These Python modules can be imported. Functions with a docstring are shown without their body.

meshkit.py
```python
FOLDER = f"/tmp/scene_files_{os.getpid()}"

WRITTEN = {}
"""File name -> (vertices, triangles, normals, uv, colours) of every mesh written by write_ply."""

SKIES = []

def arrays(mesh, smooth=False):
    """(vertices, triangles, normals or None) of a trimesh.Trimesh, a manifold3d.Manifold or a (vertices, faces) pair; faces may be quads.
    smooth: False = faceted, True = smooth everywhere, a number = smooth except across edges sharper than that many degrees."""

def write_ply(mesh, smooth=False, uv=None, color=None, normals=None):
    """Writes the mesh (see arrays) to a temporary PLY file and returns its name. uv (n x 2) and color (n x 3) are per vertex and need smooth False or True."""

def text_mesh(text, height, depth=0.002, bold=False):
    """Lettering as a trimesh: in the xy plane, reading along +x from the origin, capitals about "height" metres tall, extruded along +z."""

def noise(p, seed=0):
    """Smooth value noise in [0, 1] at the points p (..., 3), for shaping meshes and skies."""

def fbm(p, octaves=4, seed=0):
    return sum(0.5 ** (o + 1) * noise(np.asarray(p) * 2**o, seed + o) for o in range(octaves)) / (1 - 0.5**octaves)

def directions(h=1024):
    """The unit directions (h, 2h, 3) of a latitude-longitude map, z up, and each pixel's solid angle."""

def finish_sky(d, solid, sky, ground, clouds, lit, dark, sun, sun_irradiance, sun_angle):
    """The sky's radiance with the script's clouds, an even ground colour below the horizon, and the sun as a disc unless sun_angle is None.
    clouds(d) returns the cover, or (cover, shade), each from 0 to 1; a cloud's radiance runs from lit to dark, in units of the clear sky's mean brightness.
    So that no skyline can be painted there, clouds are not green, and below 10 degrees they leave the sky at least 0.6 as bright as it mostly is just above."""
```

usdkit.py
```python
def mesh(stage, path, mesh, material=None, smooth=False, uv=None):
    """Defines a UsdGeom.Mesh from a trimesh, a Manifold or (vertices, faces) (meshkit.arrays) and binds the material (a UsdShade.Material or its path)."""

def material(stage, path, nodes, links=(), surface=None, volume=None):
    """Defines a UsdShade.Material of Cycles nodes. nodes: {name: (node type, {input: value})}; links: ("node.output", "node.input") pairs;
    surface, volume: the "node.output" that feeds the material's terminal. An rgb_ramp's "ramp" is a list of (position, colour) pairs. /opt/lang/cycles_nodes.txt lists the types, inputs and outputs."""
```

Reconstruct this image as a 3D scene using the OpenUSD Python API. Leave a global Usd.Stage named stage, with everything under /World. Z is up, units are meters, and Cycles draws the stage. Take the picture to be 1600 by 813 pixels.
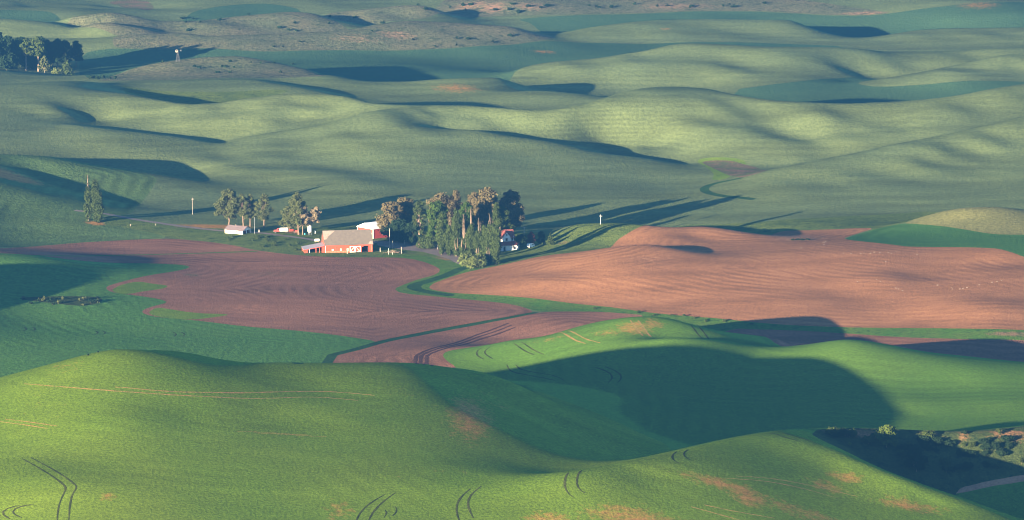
"""Rolling farmland seen from a high hill at low sun: fields, farmstead, groves. Units are metres, z up, the camera looks along +y."""
import math, random
import numpy as np, trimesh, shapely, meshkit, usdkit
from scipy import sparse, ndimage
import scipy.sparse.linalg
from scipy.interpolate import PchipInterpolator
from pxr import Usd, UsdGeom, UsdLux, UsdShade, Sdf, Gf, Vt

stage = Usd.Stage.CreateInMemory()
UsdGeom.SetStageUpAxis(stage, UsdGeom.Tokens.z); UsdGeom.SetStageMetersPerUnit(stage, 1.0)
world = UsdGeom.Xform.Define(stage, '/World'); stage.SetDefaultPrim(world.GetPrim())
UsdGeom.Scope.Define(stage, '/World/Looks')
rng = np.random.default_rng(7)

# ------------------------------------------------------------------ camera, sky, sun, exposure
EXPOSURE = 2.7
SKY_STRENGTH, SUN_INTENSITY = 0.056, 1.25
HAZE_DENSITY, HAZE_COLOR = 0.42e-4, (0.10, 0.38, 0.88)
H = 335.0; PITCH = math.radians(8.5); FPX = 800 / math.tan(math.radians(6.25))
SUN_AZ, SUN_EL = math.radians(40), math.radians(7.0)      # the light travels 40 degrees right of the view, 7 degrees down
cam = UsdGeom.Camera.Define(stage, '/World/camera')
cam.CreateHorizontalApertureAttr(36.0); cam.CreateVerticalApertureAttr(36.0 * 813 / 1600)
cam.CreateFocalLengthAttr(36.0 * FPX / 1600); cam.CreateClippingRangeAttr(Gf.Vec2f(1.0, 60000.0))
cam.CreateExposureAttr(EXPOSURE)
cam.AddTranslateOp().Set(Gf.Vec3d(0, 0, H)); cam.AddRotateXOp().Set(90 - math.degrees(PITCH))
usdkit.material(stage, '/World/Looks/sky_air', {
    's': ('sky_texture', {'sky_type': 'single_scattering', 'sun_disc': False, 'sun_elevation': SUN_EL,
                          'sun_rotation': math.atan2(-math.sin(SUN_AZ), -math.cos(SUN_AZ)), 'altitude': 1000.0, 'aerosol_density': 0.2, 'ozone_density': 3.0}),
    'b': ('background_shader', {'strength': SKY_STRENGTH})}, [('s.color', 'b.color')], surface='b.background')
sky = UsdLux.DomeLight.Define(stage, '/World/sky')
UsdShade.MaterialBindingAPI.Apply(sky.GetPrim()).Bind(UsdShade.Material.Get(stage, '/World/Looks/sky_air'))
sky.GetPrim().SetCustomDataByKey('kind', 'structure')
sky.GetPrim().SetCustomDataByKey('label', 'clear evening sky above the hills, out of the picture')
sky.GetPrim().SetCustomDataByKey('category', 'sky')
sun = UsdLux.DistantLight.Define(stage, '/World/sun')
sun.CreateIntensityAttr(SUN_INTENSITY); sun.CreateNormalizeAttr(True); sun.CreateAngleAttr(0.5); sun.CreateColorAttr(Gf.Vec3f(1.0, 0.80, 0.52))
_d = np.array([math.sin(SUN_AZ) * math.cos(SUN_EL), math.cos(SUN_AZ) * math.cos(SUN_EL), -math.sin(SUN_EL)])
_z = -_d; _x = np.cross([0, 0, 1], _z); _x /= np.linalg.norm(_x); _y = np.cross(_z, _x)
sun.AddTransformOp().Set(Gf.Matrix4d(*_x, 0, *_y, 0, *_z, 0, 0, 0, 800, 1))

# ------------------------------------------------------------------ helpers
used = {}
def numbered(name, parent='/World'):
    k = (parent, name); used[k] = used.get(k, 0) + 1
    return name if used[k] == 1 else f'{name}_{used[k] - 1:03d}'
def tag(p, label=None, cat=None, group=None, kind=None):
    p = p.GetPrim() if hasattr(p, 'GetPrim') else p
    for k, val in (('label', label), ('category', cat), ('group', group), ('kind', kind)):
        if val: p.SetCustomDataByKey(k, val)
    return p
def thing(name, label, cat, loc, rotz=0, group=None, scale=None):
    x = UsdGeom.Xform.Define(stage, '/World/' + numbered(name)); x.AddTranslateOp().Set(Gf.Vec3d(*map(float, loc)))
    if rotz: x.AddRotateZOp().Set(float(math.degrees(rotz)))
    if scale: x.AddScaleOp().Set(Gf.Vec3f(*scale))
    return tag(x, label, cat, group)
def part(root, name, mesh, mat, label=None, smooth=False, kind=None):
    pp = str(root.GetPath()) if root is not None else '/World'
    if isinstance(mesh, (list, tuple)) and not isinstance(mesh[0], np.ndarray): mesh = trimesh.util.concatenate(mesh)
    m = usdkit.mesh(stage, pp + '/' + numbered(name, pp), mesh, LOOK[mat], smooth=smooth)
    tag(m, label, kind=kind); return m.GetPrim()
def box(cx, cy, cz, sx, sy, sz, rz=0):
    b = trimesh.creation.box((sx, sy, sz))
    if rz: b.apply_transform(trimesh.transformations.rotation_matrix(rz, [0, 0, 1]))
    b.apply_translation((cx, cy, cz)); return b
def rod(p, q, r0, r1=None, n=7):
    """A tapered rod from p to q."""
    p, q = np.asarray(p, float), np.asarray(q, float); r1 = r0 if r1 is None else r1
    d = q - p; L = np.linalg.norm(d); d = d / max(L, 1e-9)
    a = np.cross(d, [0, 0, 1.0] if abs(d[2]) < .9 else [1.0, 0, 0]); a /= np.linalg.norm(a); b = np.cross(d, a)
    t = np.linspace(0, 2 * np.pi, n, endpoint=False); c = np.cos(t)[:, None] * a + np.sin(t)[:, None] * b
    v = np.vstack([p + c * r0, q + c * r1, [p], [q]]); f = []
    for i in range(n):
        j = (i + 1) % n; f += [[i, j, n + j], [i, n + j, n + i], [2 * n, j, i], [2 * n + 1, n + i, n + j]]
    return trimesh.Trimesh(v, f, process=False)
def prism(profile, axis0, axis1):
    """A solid with the (a, z) outline 'profile', running along x from axis0 to axis1; a is y."""
    g = shapely.Polygon(profile); m = trimesh.creation.extrude_polygon(g, axis1 - axis0, engine='earcut')
    v = m.vertices.copy(); m.vertices = np.stack([v[:, 2] + axis0, v[:, 0], v[:, 1]], 1)
    m.fix_normals(); return m
def slab(p, thick):
    """A flat board over four corner points, 'thick' deep below them."""
    p = np.asarray(p, float); n = np.cross(p[1] - p[0], p[3] - p[0]); n /= np.linalg.norm(n)
    if n[2] < 0: n = -n
    m = trimesh.convex.convex_hull(np.vstack([p, p - n * thick])); return m
# ------------------------------------------------------------------ materials
LOOK = {}
def field_look(name, c1, c2, soil=None, patch=60.0, fine=0.9, fine_amt=0.25, bump=0.25, rows=None, rough=0.9, streak=None, tuft=None, rowamt=0.3):
    """Crop or soil: two tones in broad patches, fine grain, bare soil where the mesh says so, faint drill rows."""
    n = {'g': ('geometry', {}), 'big': ('noise_texture', {'scale': 1 / patch, 'detail': 4.0, 'roughness': 0.55}),
         'fine': ('noise_texture', {'scale': 1 / fine, 'detail': 3.0, 'roughness': 0.65}),
         'bigr': ('map_range', {'from_min': 0.32, 'from_max': 0.68}),
         'mixc': ('mix_color', {'a': c1, 'b': c2}),
         'fr': ('map_range', {'from_min': 0.25, 'from_max': 0.75, 'to_min': 1 - fine_amt, 'to_max': 1 + fine_amt}),
         'val': ('mix_color', {'blend_type': 'multiply', 'fac': 1.0, 'use_clamp': False}),
         'cc': ('combine_xyz', {}),
         'p': ('principled_bsdf', {'roughness': rough, 'specular_ior_level': 0.0}),
         'bm': ('bump', {'strength': 1.0, 'distance': bump})}
    l = [('g.position', 'big.vector'), ('g.position', 'fine.vector'), ('big.fac', 'bigr.value'), ('bigr.result', 'mixc.fac'), ('fine.fac', 'fr.value'),
         ('fr.result', 'cc.x'), ('fr.result', 'cc.y'), ('fr.result', 'cc.z'), ('cc.vector', 'val.b'), ('fine.fac', 'bm.height'), ('bm.normal', 'p.normal')]
    last = 'mixc.result'
    if streak:                                    # wind-laid streaks, long across the slope
        sx, sy, amt = streak
        n |= {'sm': ('mapping', {'scale': (1 / sx, 1 / sy, 0.02)}), 'sn': ('noise_texture', {'scale': 1.0, 'detail': 3.0, 'roughness': 0.6}),
              'sr': ('map_range', {'from_min': 0.30, 'from_max': 0.66, 'to_min': 1 - amt, 'to_max': 1 + amt * .45}), 'sc': ('combine_xyz', {}),
              'sv': ('mix_color', {'blend_type': 'multiply', 'fac': 1.0, 'use_clamp': False})}
        l += [('g.position', 'sm.vector'), ('sm.vector', 'sn.vector'), ('sn.fac', 'sr.value'), ('sr.result', 'sc.x'), ('sr.result', 'sc.y'), ('sr.result', 'sc.z'), (last, 'sv.a'), ('sc.vector', 'sv.b')]
        last = 'sv.result'
    if soil is not None:
        n |= {'t': ('attribute', {'attribute': 'bare'}), 'tn': ('noise_texture', {'scale': 1 / 3.0, 'detail': 5.0, 'roughness': 0.7}),
              'ts': ('math', {'math_type': 'add'}), 'tr': ('map_range', {'from_min': 0.80, 'from_max': 1.15}), 'tm': ('mix_color', {'b': soil})}
        l += [('g.position', 'tn.vector'), ('t.fac', 'ts.value1'), ('tn.fac', 'ts.value2'), ('ts.value', 'tr.value'), ('tr.result', 'tm.fac'), (last, 'tm.a')]
        last = 'tm.result'
    if rows:                                      # drill rows that follow the field edge
        n |= {'ra': ('attribute', {'attribute': 'row'}), 'rn': ('noise_texture', {'scale': 1 / 25.0, 'detail': 2.0}), 'rm': ('math', {'math_type': 'multiply_add', 'value2': 6.0}),
              'rw': ('math', {'math_type': 'multiply', 'value2': 2 * math.pi / rows}), 'rs': ('math', {'math_type': 'sine'}),
              'rmask': ('noise_texture', {'scale': 1 / 45.0, 'detail': 2.0}), 'rmr': ('map_range', {'from_min': 0.42, 'from_max': 0.62, 'to_min': 0.0, 'to_max': rowamt}),
              'rk': ('math', {'math_type': 'multiply_add', 'value3': 1.0}), 'rc': ('combine_xyz', {}), 'rv': ('mix_color', {'blend_type': 'multiply', 'fac': 1.0, 'use_clamp': False})}
        l += [('g.position', 'rn.vector'), ('rn.fac', 'rm.value1'), ('ra.fac', 'rm.value3'), ('rm.value', 'rw.value1'), ('rw.value', 'rs.value1'),
              ('g.position', 'rmask.vector'), ('rmask.fac', 'rmr.value'), ('rs.value', 'rk.value1'), ('rmr.result', 'rk.value2'),
              ('rk.value', 'rc.x'), ('rk.value', 'rc.y'), ('rk.value', 'rc.z'), (last, 'rv.a'), ('rc.vector', 'rv.b')]
        last = 'rv.result'
    if tuft:                                      # scattered dark tussocks
        n |= {'un': ('noise_texture', {'scale': 1 / tuft[0], 'detail': 3.0, 'roughness': 0.7}), 'ur': ('map_range', {'from_min': 0.53, 'from_max': 0.63, 'to_max': tuft[2]}), 'um': ('mix_color', {'b': tuft[1]})}
        l += [('g.position', 'un.vector'), ('un.fac', 'ur.value'), ('ur.result', 'um.fac'), (last, 'um.a')]
        last = 'um.result'
    l += [(last, 'val.a'), ('val.result', 'p.base_color')]
    LOOK[name] = usdkit.material(stage, '/World/Looks/' + name, n, l, surface='p.BSDF')
def plain_look(name, c1, c2=None, scale=1.0, rough=0.8, spec=0.2, bump=0.0, metallic=0.0, stretch=(1, 1, 1)):
    c2 = c2 or tuple(0.75 * x for x in c1)
    n = {'tc': ('texture_coordinate', {}), 'mp': ('mapping', {'scale': tuple(scale * s for s in stretch)}), 'n': ('noise_texture', {'scale': 1.0, 'detail': 5.0, 'roughness': 0.65}),
         'r': ('map_range', {'from_min': 0.35, 'from_max': 0.65}), 'm': ('mix_color', {'a': c1, 'b': c2}),
         'p': ('principled_bsdf', {'roughness': rough, 'specular_ior_level': spec, 'metallic': metallic})}
    l = [('tc.object', 'mp.vector'), ('mp.vector', 'n.vector'), ('n.fac', 'r.value'), ('r.result', 'm.fac'), ('m.result', 'p.base_color')]
    if bump:
        n['b'] = ('bump', {'distance': bump}); l += [('n.fac', 'b.height'), ('b.normal', 'p.normal')]
    LOOK[name] = usdkit.material(stage, '/World/Looks/' + name, n, l, surface='p.BSDF')
def leaf_look(name, c1, c2):
    n = {'g': ('geometry', {}), 'm': ('mix_color', {'a': c1, 'b': c2}), 'd': ('diffuse_bsdf', {}), 't': ('translucent_bsdf', {}), 'mx': ('mix_closure', {'fac': 0.25})}
    LOOK[name] = usdkit.material(stage, '/World/Looks/' + name, n, [('g.random_per_island', 'm.fac'), ('m.result', 'd.color'), ('m.result', 't.color'), ('d.BSDF', 'mx.closure1'), ('t.BSDF', 'mx.closure2')], surface='mx.closure')

SOIL = (0.27, 0.140, 0.045)
field_look('wheat_near', (0.08, 0.136, 0.014), (0.102, 0.148, 0.017), SOIL, patch=70, fine=1.0, fine_amt=0.40, bump=0.30, streak=(60, 25, 0.15), rows=9.0, rowamt=0.06)
field_look('wheat_basin', (0.064, 0.13, 0.02), (0.078, 0.142, 0.022), SOIL, patch=60, fine=1.1, fine_amt=0.28, bump=0.2, rows=8.0, rowamt=0.07)
field_look('wheat_left', (0.056, 0.128, 0.03), (0.07, 0.146, 0.034), SOIL, patch=50, fine=1.6, fine_amt=0.35, bump=0.5, rows=7.0, rowamt=0.12)
field_look('wheat_hazed', (0.106, 0.134, 0.055), (0.088, 0.117, 0.054), SOIL, patch=80, fine=1.7, fine_amt=0.30, bump=0.42, streak=(110, 24, 0.26), rows=14.0, rowamt=0.08)  # greyer, bluer than the near wheat: distance haze painted into the colour
field_look('wheat_upper_left', (0.078, 0.118, 0.04), (0.064, 0.106, 0.038), SOIL, patch=60, fine=1.8, fine_amt=0.28, bump=0.7, streak=(70, 22, 0.25), rows=8.0, rowamt=0.18)
field_look('green_far', (0.042, 0.085, 0.046), (0.05, 0.094, 0.048), SOIL, patch=90, fine=2.0, fine_amt=0.15, bump=0.8, streak=(120, 40, 0.15))
field_look('green_patch', (0.038, 0.095, 0.026), (0.046, 0.104, 0.028), SOIL, patch=60, fine=1.5, fine_amt=0.15, bump=0.6, rows=11.0, rowamt=0.1)
field_look('ripe_hill', (0.16, 0.155, 0.06), (0.13, 0.132, 0.052), SOIL, patch=30, fine=1.6, fine_amt=0.4, bump=0.5)
field_look('plough_left', (0.205, 0.1, 0.064), (0.16, 0.079, 0.053), (0.10, 0.09, 0.045), patch=45, fine=1.1, fine_amt=0.30, bump=0.75, rows=6.5, rowamt=0.15, streak=(70, 18, 0.22))
field_look('plough_right', (0.262, 0.124, 0.062), (0.216, 0.103, 0.052), (0.36, 0.19, 0.11), patch=40, fine=1.1, fine_amt=0.30, bump=0.32, rows=6.0, rowamt=0.15, streak=(50, 14, 0.22))
field_look('rough_grass', (0.108, 0.138, 0.036), (0.07, 0.102, 0.03), (0.20, 0.13, 0.075), patch=12, fine=0.9, fine_amt=0.45, bump=1.0, tuft=(4.0, (0.03, 0.055, 0.022), 0.6))
field_look('stream_grass', (0.055, 0.125, 0.020), (0.085, 0.130, 0.026), (0.20, 0.13, 0.075), patch=9, fine=0.8, fine_amt=0.45, bump=0.6, tuft=(2.6, (0.025, 0.06, 0.02), 0.6))
field_look('ditch_grass', (0.030, 0.070, 0.022), (0.020, 0.045, 0.018), patch=9, fine=0.8, fine_amt=0.4, bump=0.5)
field_look('bright_grass', (0.110, 0.160, 0.022), (0.085, 0.140, 0.022), SOIL, patch=8, fine=0.8, fine_amt=0.4, bump=0.5)
field_look('scrub_hill', (0.12, 0.112, 0.065), (0.084, 0.098, 0.054), (0.27, 0.16, 0.10), patch=35, fine=2.0, fine_amt=0.40, bump=1.0, tuft=(5.0, (0.045, 0.060, 0.030), 0.7))
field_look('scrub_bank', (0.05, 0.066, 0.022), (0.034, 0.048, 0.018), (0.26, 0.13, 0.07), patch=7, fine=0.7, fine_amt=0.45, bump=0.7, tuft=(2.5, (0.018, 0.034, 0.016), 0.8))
field_look('wet_hollow', (0.130, 0.085, 0.060), (0.060, 0.085, 0.035), (0.2, 0.13, 0.06), patch=10, fine=1.0, fine_amt=0.45, bump=0.5)  # also paints shade on the ploughed patch at the top left
field_look('bare_soil', (0.340, 0.185, 0.115), (0.27, 0.15, 0.10), patch=12, fine=1.0, fine_amt=0.25, bump=0.3)
field_look('gravel', (0.21, 0.17, 0.155), (0.16, 0.13, 0.12), patch=8, fine=0.6, fine_amt=0.2, bump=0.1)
field_look('track_shade', (0.026, 0.034, 0.011), (0.055, 0.062, 0.018), patch=8, fine=0.7, fine_amt=0.4, bump=0.2)  # dark colour paints the shade between the standing crop walls
field_look('track_soil', (0.27, 0.155, 0.065), (0.16, 0.145, 0.04), patch=6, fine=0.8, fine_amt=0.5, bump=0.3)
field_look('track_plough', (0.055, 0.030, 0.028), (0.075, 0.040, 0.034), patch=8, fine=0.7, fine_amt=0.3, bump=0.2)
plain_look('barn_red', (0.50, 0.060, 0.030), (0.40, 0.060, 0.036), 1.0, stretch=(2.2, 2.2, .3))
plain_look('worn_sunlit_red', (0.52, 0.17, 0.10), (0.45, 0.07, 0.04), 1.6)  # worn boards; also paints sunlight on the porch roof corner
plain_look('shop_red', (0.34, 0.045, 0.030), (0.30, 0.042, 0.030), 0.5, rough=0.6)
plain_look('shingle', (0.128, 0.108, 0.094), (0.1, 0.086, 0.076), 0.9, rough=0.9, bump=0.05)
plain_look('bare_shingle', (0.30, 0.24, 0.21), (0.2, 0.15, 0.125), 1.8, rough=0.9, bump=0.05)
plain_look('tin_roof', (0.26, 0.25, 0.28), (0.20, 0.18, 0.20), 0.8, rough=0.45, spec=0.4)
plain_look('grey_shingle', (0.17, 0.125, 0.135), (0.13, 0.10, 0.10), 1.2, rough=0.85)
plain_look('white_roof', (0.82, 0.82, 0.86), (0.78, 0.78, 0.82), 0.4, rough=0.5, spec=0.4)
plain_look('white_paint', (0.80, 0.78, 0.74), (0.70, 0.68, 0.64), 0.9)
plain_look('cream_paint', (0.80, 0.74, 0.60), (0.72, 0.66, 0.52), 0.9)
plain_look('weathered_wood', (0.24, 0.175, 0.125), (0.15, 0.11, 0.085), 2.5, stretch=(1, 1, .2))
plain_look('pale_wood', (0.38, 0.34, 0.29), (0.30, 0.26, 0.22), 2.0)
plain_look('pole_wood', (0.34, 0.28, 0.23), (0.24, 0.20, 0.17), 2.0)
plain_look('inside_shade', (0.025, 0.020, 0.020), (0.018, 0.015, 0.015), 1.0)  # near-black colour painting the shade inside open bays and doorways
plain_look('dark_window', (0.03, 0.035, 0.045), (0.02, 0.02, 0.03), 1.0, rough=0.15, spec=0.5)
plain_look('house_red', (0.22, 0.065, 0.055), (0.17, 0.055, 0.050), 1.2)
plain_look('red_metal', (0.42, 0.05, 0.035), (0.33, 0.05, 0.04), 1.5, rough=0.5, spec=0.4)
plain_look('rust', (0.20, 0.09, 0.05), (0.12, 0.06, 0.04), 2.0)
plain_look('rubber', (0.02, 0.02, 0.02), (0.03, 0.03, 0.03), 3.0)
plain_look('teal_plastic', (0.05, 0.35, 0.36), (0.04, 0.28, 0.30), 2.0, rough=0.5)
plain_look('dark_steel', (0.085, 0.09, 0.10), (0.06, 0.062, 0.07), 2.0, rough=0.5)
plain_look('galvanised', (0.26, 0.27, 0.29), (0.20, 0.21, 0.23), 2.0, rough=0.5, metallic=0.3)
plain_look('stone', (0.36, 0.27, 0.22), (0.28, 0.21, 0.17), 2.0)
plain_look('bark', (0.17, 0.115, 0.080), (0.11, 0.075, 0.055), 3.0, bump=0.05)
plain_look('pale_bark', (0.26, 0.19, 0.145), (0.17, 0.125, 0.095), 3.0, bump=0.05)
leaf_look('poplar_leaf', (0.048, 0.068, 0.02), (0.105, 0.116, 0.034))
leaf_look('olive_leaf', (0.08, 0.092, 0.036), (0.17, 0.155, 0.068))
leaf_look('brown_leaf', (0.115, 0.095, 0.048), (0.215, 0.155, 0.085))
leaf_look('maple_leaf', (0.048, 0.08, 0.016), (0.098, 0.122, 0.026))
leaf_look('pale_leaf', (0.247, 0.195, 0.124), (0.39, 0.286, 0.195))
leaf_look('bush_leaf', (0.108, 0.132, 0.043), (0.192, 0.204, 0.078))
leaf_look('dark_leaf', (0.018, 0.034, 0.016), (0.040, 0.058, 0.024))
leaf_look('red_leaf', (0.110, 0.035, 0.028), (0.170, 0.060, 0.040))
leaf_look('painted_sun_leaf', (0.072, 0.102, 0.022), (0.144, 0.156, 0.036))  # brighter leaf colour painting sunlight on the bank tree and two shrubs
# ------------------------------------------------------------------ the lie of the land
CP, SP = math.cos(PITCH), math.sin(PITCH)
def ray(u, v):
    """Slope down per metre forward and metres sideways per metre forward of the view line through a point of the photograph."""
    a, b = np.asarray(u, float) - 800, 406.5 - np.asarray(v, float)
    k = FPX * CP + b * SP
    return (FPX * SP - b * CP) / k, a / k
# crest lines: (sideways, down, height) ; then drop length and extra drop behind the crest
CRESTS = [
 (25, .3, [(870,739,28),(900,735,28.5)]),
 (60, 8, [(946,728.5,29),(1040,707.6,27),(1130,687,24.8),(1199,675.5,22),(1269,670,18)]),
 (30, 3, [(1300,669.5,17.5),(1340,669,18),(1391,671,17.5),(1506,674.5,17),(1600,665,17),(1680,655,17)]),
 (40, 6, [(1279,680,19.5),(1304,697,19.5),(1338,714.5,19),(1408,746,16),(1478,770,11.5),(1547,795,6.5),(1600,813,3)]),
 (80, 12, [(-60,605,36),(0,590,40),(70,572,45),(139,554,50),(181,547,52),(216,547,52)]),
 (60, 10, [(260,548.5,48.5),(300,553,45),(330,560,41),(352,566,38)]),
 (80, 12, [(380,567,44),(420,567,44),(500,567.6,42.5),(604,567,40.5),(657,569,38.5),(690,573,36),(716,577,34)]),
 (40, 5, [(800,532,5),(850,526,7),(900,512,10),(950,501,13),(987,497,15),(1012,496,15),(1037,497.5,14.5),(1075,506,12.5),(1112,515,10),(1150,521,7),(1200,527,4)]),
 (30, 3, [(1025,531,11.5),(1075,530,12),(1125,535,9.5),(1162,542,7),(1200,544,6),(1250,540,8)]),
 (40, 5, [(1270,538,9),(1300,534,11),(1325,532,12),(1350,534,11),(1400,542,9),(1450,551,6.5),(1500,556,4.5),(1550,561,3),(1600,566,1.5),(1660,570,1)]),
 (30, 3, [(950,388,10.5),(980,385,12),(1010,383,13),(1040,386,12.3),(1075,393,11)]),
 (50, 6, [(895,353,8.5),(910,350.5,9.5),(940,349.5,10),(980,350,10.5),(1005,352,11.5),(1050,356,11.5),(1100,355,11.5),(1125,357.5,11),(1175,365,9.5)]),
 (40, 5, [(1440,340,14),(1475,331,17),(1520,325,19),(1560,324,19),(1600,328,17.5),(1660,336,15)]),
 (40, 4.5, [(-60,240,23),(0,241,22),(75,245,19),(150,258,14),(200,266,11),(250,273,8.5),(300,281,6)]),
 (45, 5, [(110,196,18),(200,206,15),(300,218,11.5),(345,226,9)]),
 (30, 3, [(-60,131,28),(0,131,28),(60,129,27),(125,128,25)]),
 (28, 2.5, [(372,216,12),(450,203.5,16.5),(500,195,19),(550,184,22),(590,175,24.5)]),
 (50, 6, [(215,150,24.5),(250,157,24),(300,164,24),(350,160,25),(400,154,26.5),(450,149,28),(500,149,28),(540,152,28),(575,160,27),(612,165,26.5),(650,166,26.5),(700,166,26),(800,170,25),(850,172,24.5),(907,165,26),(937,156,27),(975,145,28.5),(1012,138,29.5),(1050,136,29.5),(1100,139,29),(1150,149,28.2),(1200,156,27.5),(1262,160,26.5),(1325,161,26.5),(1390,159,26.5),(1450,155,28),(1500,149,30),(1550,140,32.5),(1600,132,34),(1680,122,36)]),
 (45, 6, [(690,207.5,15),(720,207,15.5),(760,209,15),(800,214,14),(850,222,11.5),(900,230.5,9),(940,240,6.5),(1000,247,4.5),(1060,257,2.5)]),
 (40, 3, [(1200,266,8),(1260,253,11),(1330,240,14),(1400,225,18),(1500,205,22.5),(1600,182,28),(1680,165,31)]),
 (50, 6, [(450,120,20),(517,119,20),(550,125,18),(585,129,17),(625,129,17),(675,126,18),(725,124,18.5),(780,123,18)]),
 (50, 7, [(200,110,18),(240,100,21),(290,93,23),(330,89,24.5),(365,88,25),(400,92,24),(450,102,21.5),(490,112,19)]),
 (40, 4, [(-60,62,13),(0,60,14),(137,60,13),(175,58,13.5),(225,54,15),(287,53,15),(325,57,13.5),(400,55,14),(462,52,14.5),(500,50,15),(550,46,16),(575,41,17),(612,35,18),(637,33,18.5),(675,34,18),(725,37,17),(800,42,15)]),
 (50, 6, [(-40,30,20),(0,31,19),(50,34,17),(87,39,14),(120,52,9)]),
 (50, 6, [(95,34,14),(112,27,18),(150,22,20),(175,21,20),(212,27,17),(250,34,14),(300,34,13),(350,29,14),(400,24,16),(450,20,17),(487,22,16),(525,32,12),(560,40,9)]),
 (50, 6, [(510,21,12),(550,17,13),(600,12,15),(637,9.5,15.5),(662,11,15),(690,19,11)]),
 (50, 6, [(875,52,7),(912,45,9),(950,40,11),(1000,34,12.6),(1050,30,13.5),(1100,30,13.5),(1200,32,12.5),(1232,32.5,12),(1262,42,8.5),(1287,51,6)]),
 (50, 6, [(1345,59,4),(1387,55,5),(1425,49,7),(1450,47,7.5),(1500,45,8),(1600,44,8.5),(1680,44,8.5)]),
 (50, 6, [(800,112,9),(837,101,13),(875,96,15),(925,92,16),(975,85,18.5),(1012,79,20.5),(1050,71,23),(1075,69,24),(1125,70,23.5),(1200,74,22),(1300,75,21.5),(1350,77,20)]),
 (40, 5, [(1337,130,7),(1375,124,9),(1425,116,12),(1500,102,17),(1550,91,21),(1600,84,23),(1680,76,24)]),
 (40, 4, [(1412,80,16),(1475,80,16),(1575,75,17),(1650,73,17)]),
 (30, 3, [(800,145,14),(850,143,15),(900,147,14),(950,153,12)]),
]
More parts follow.
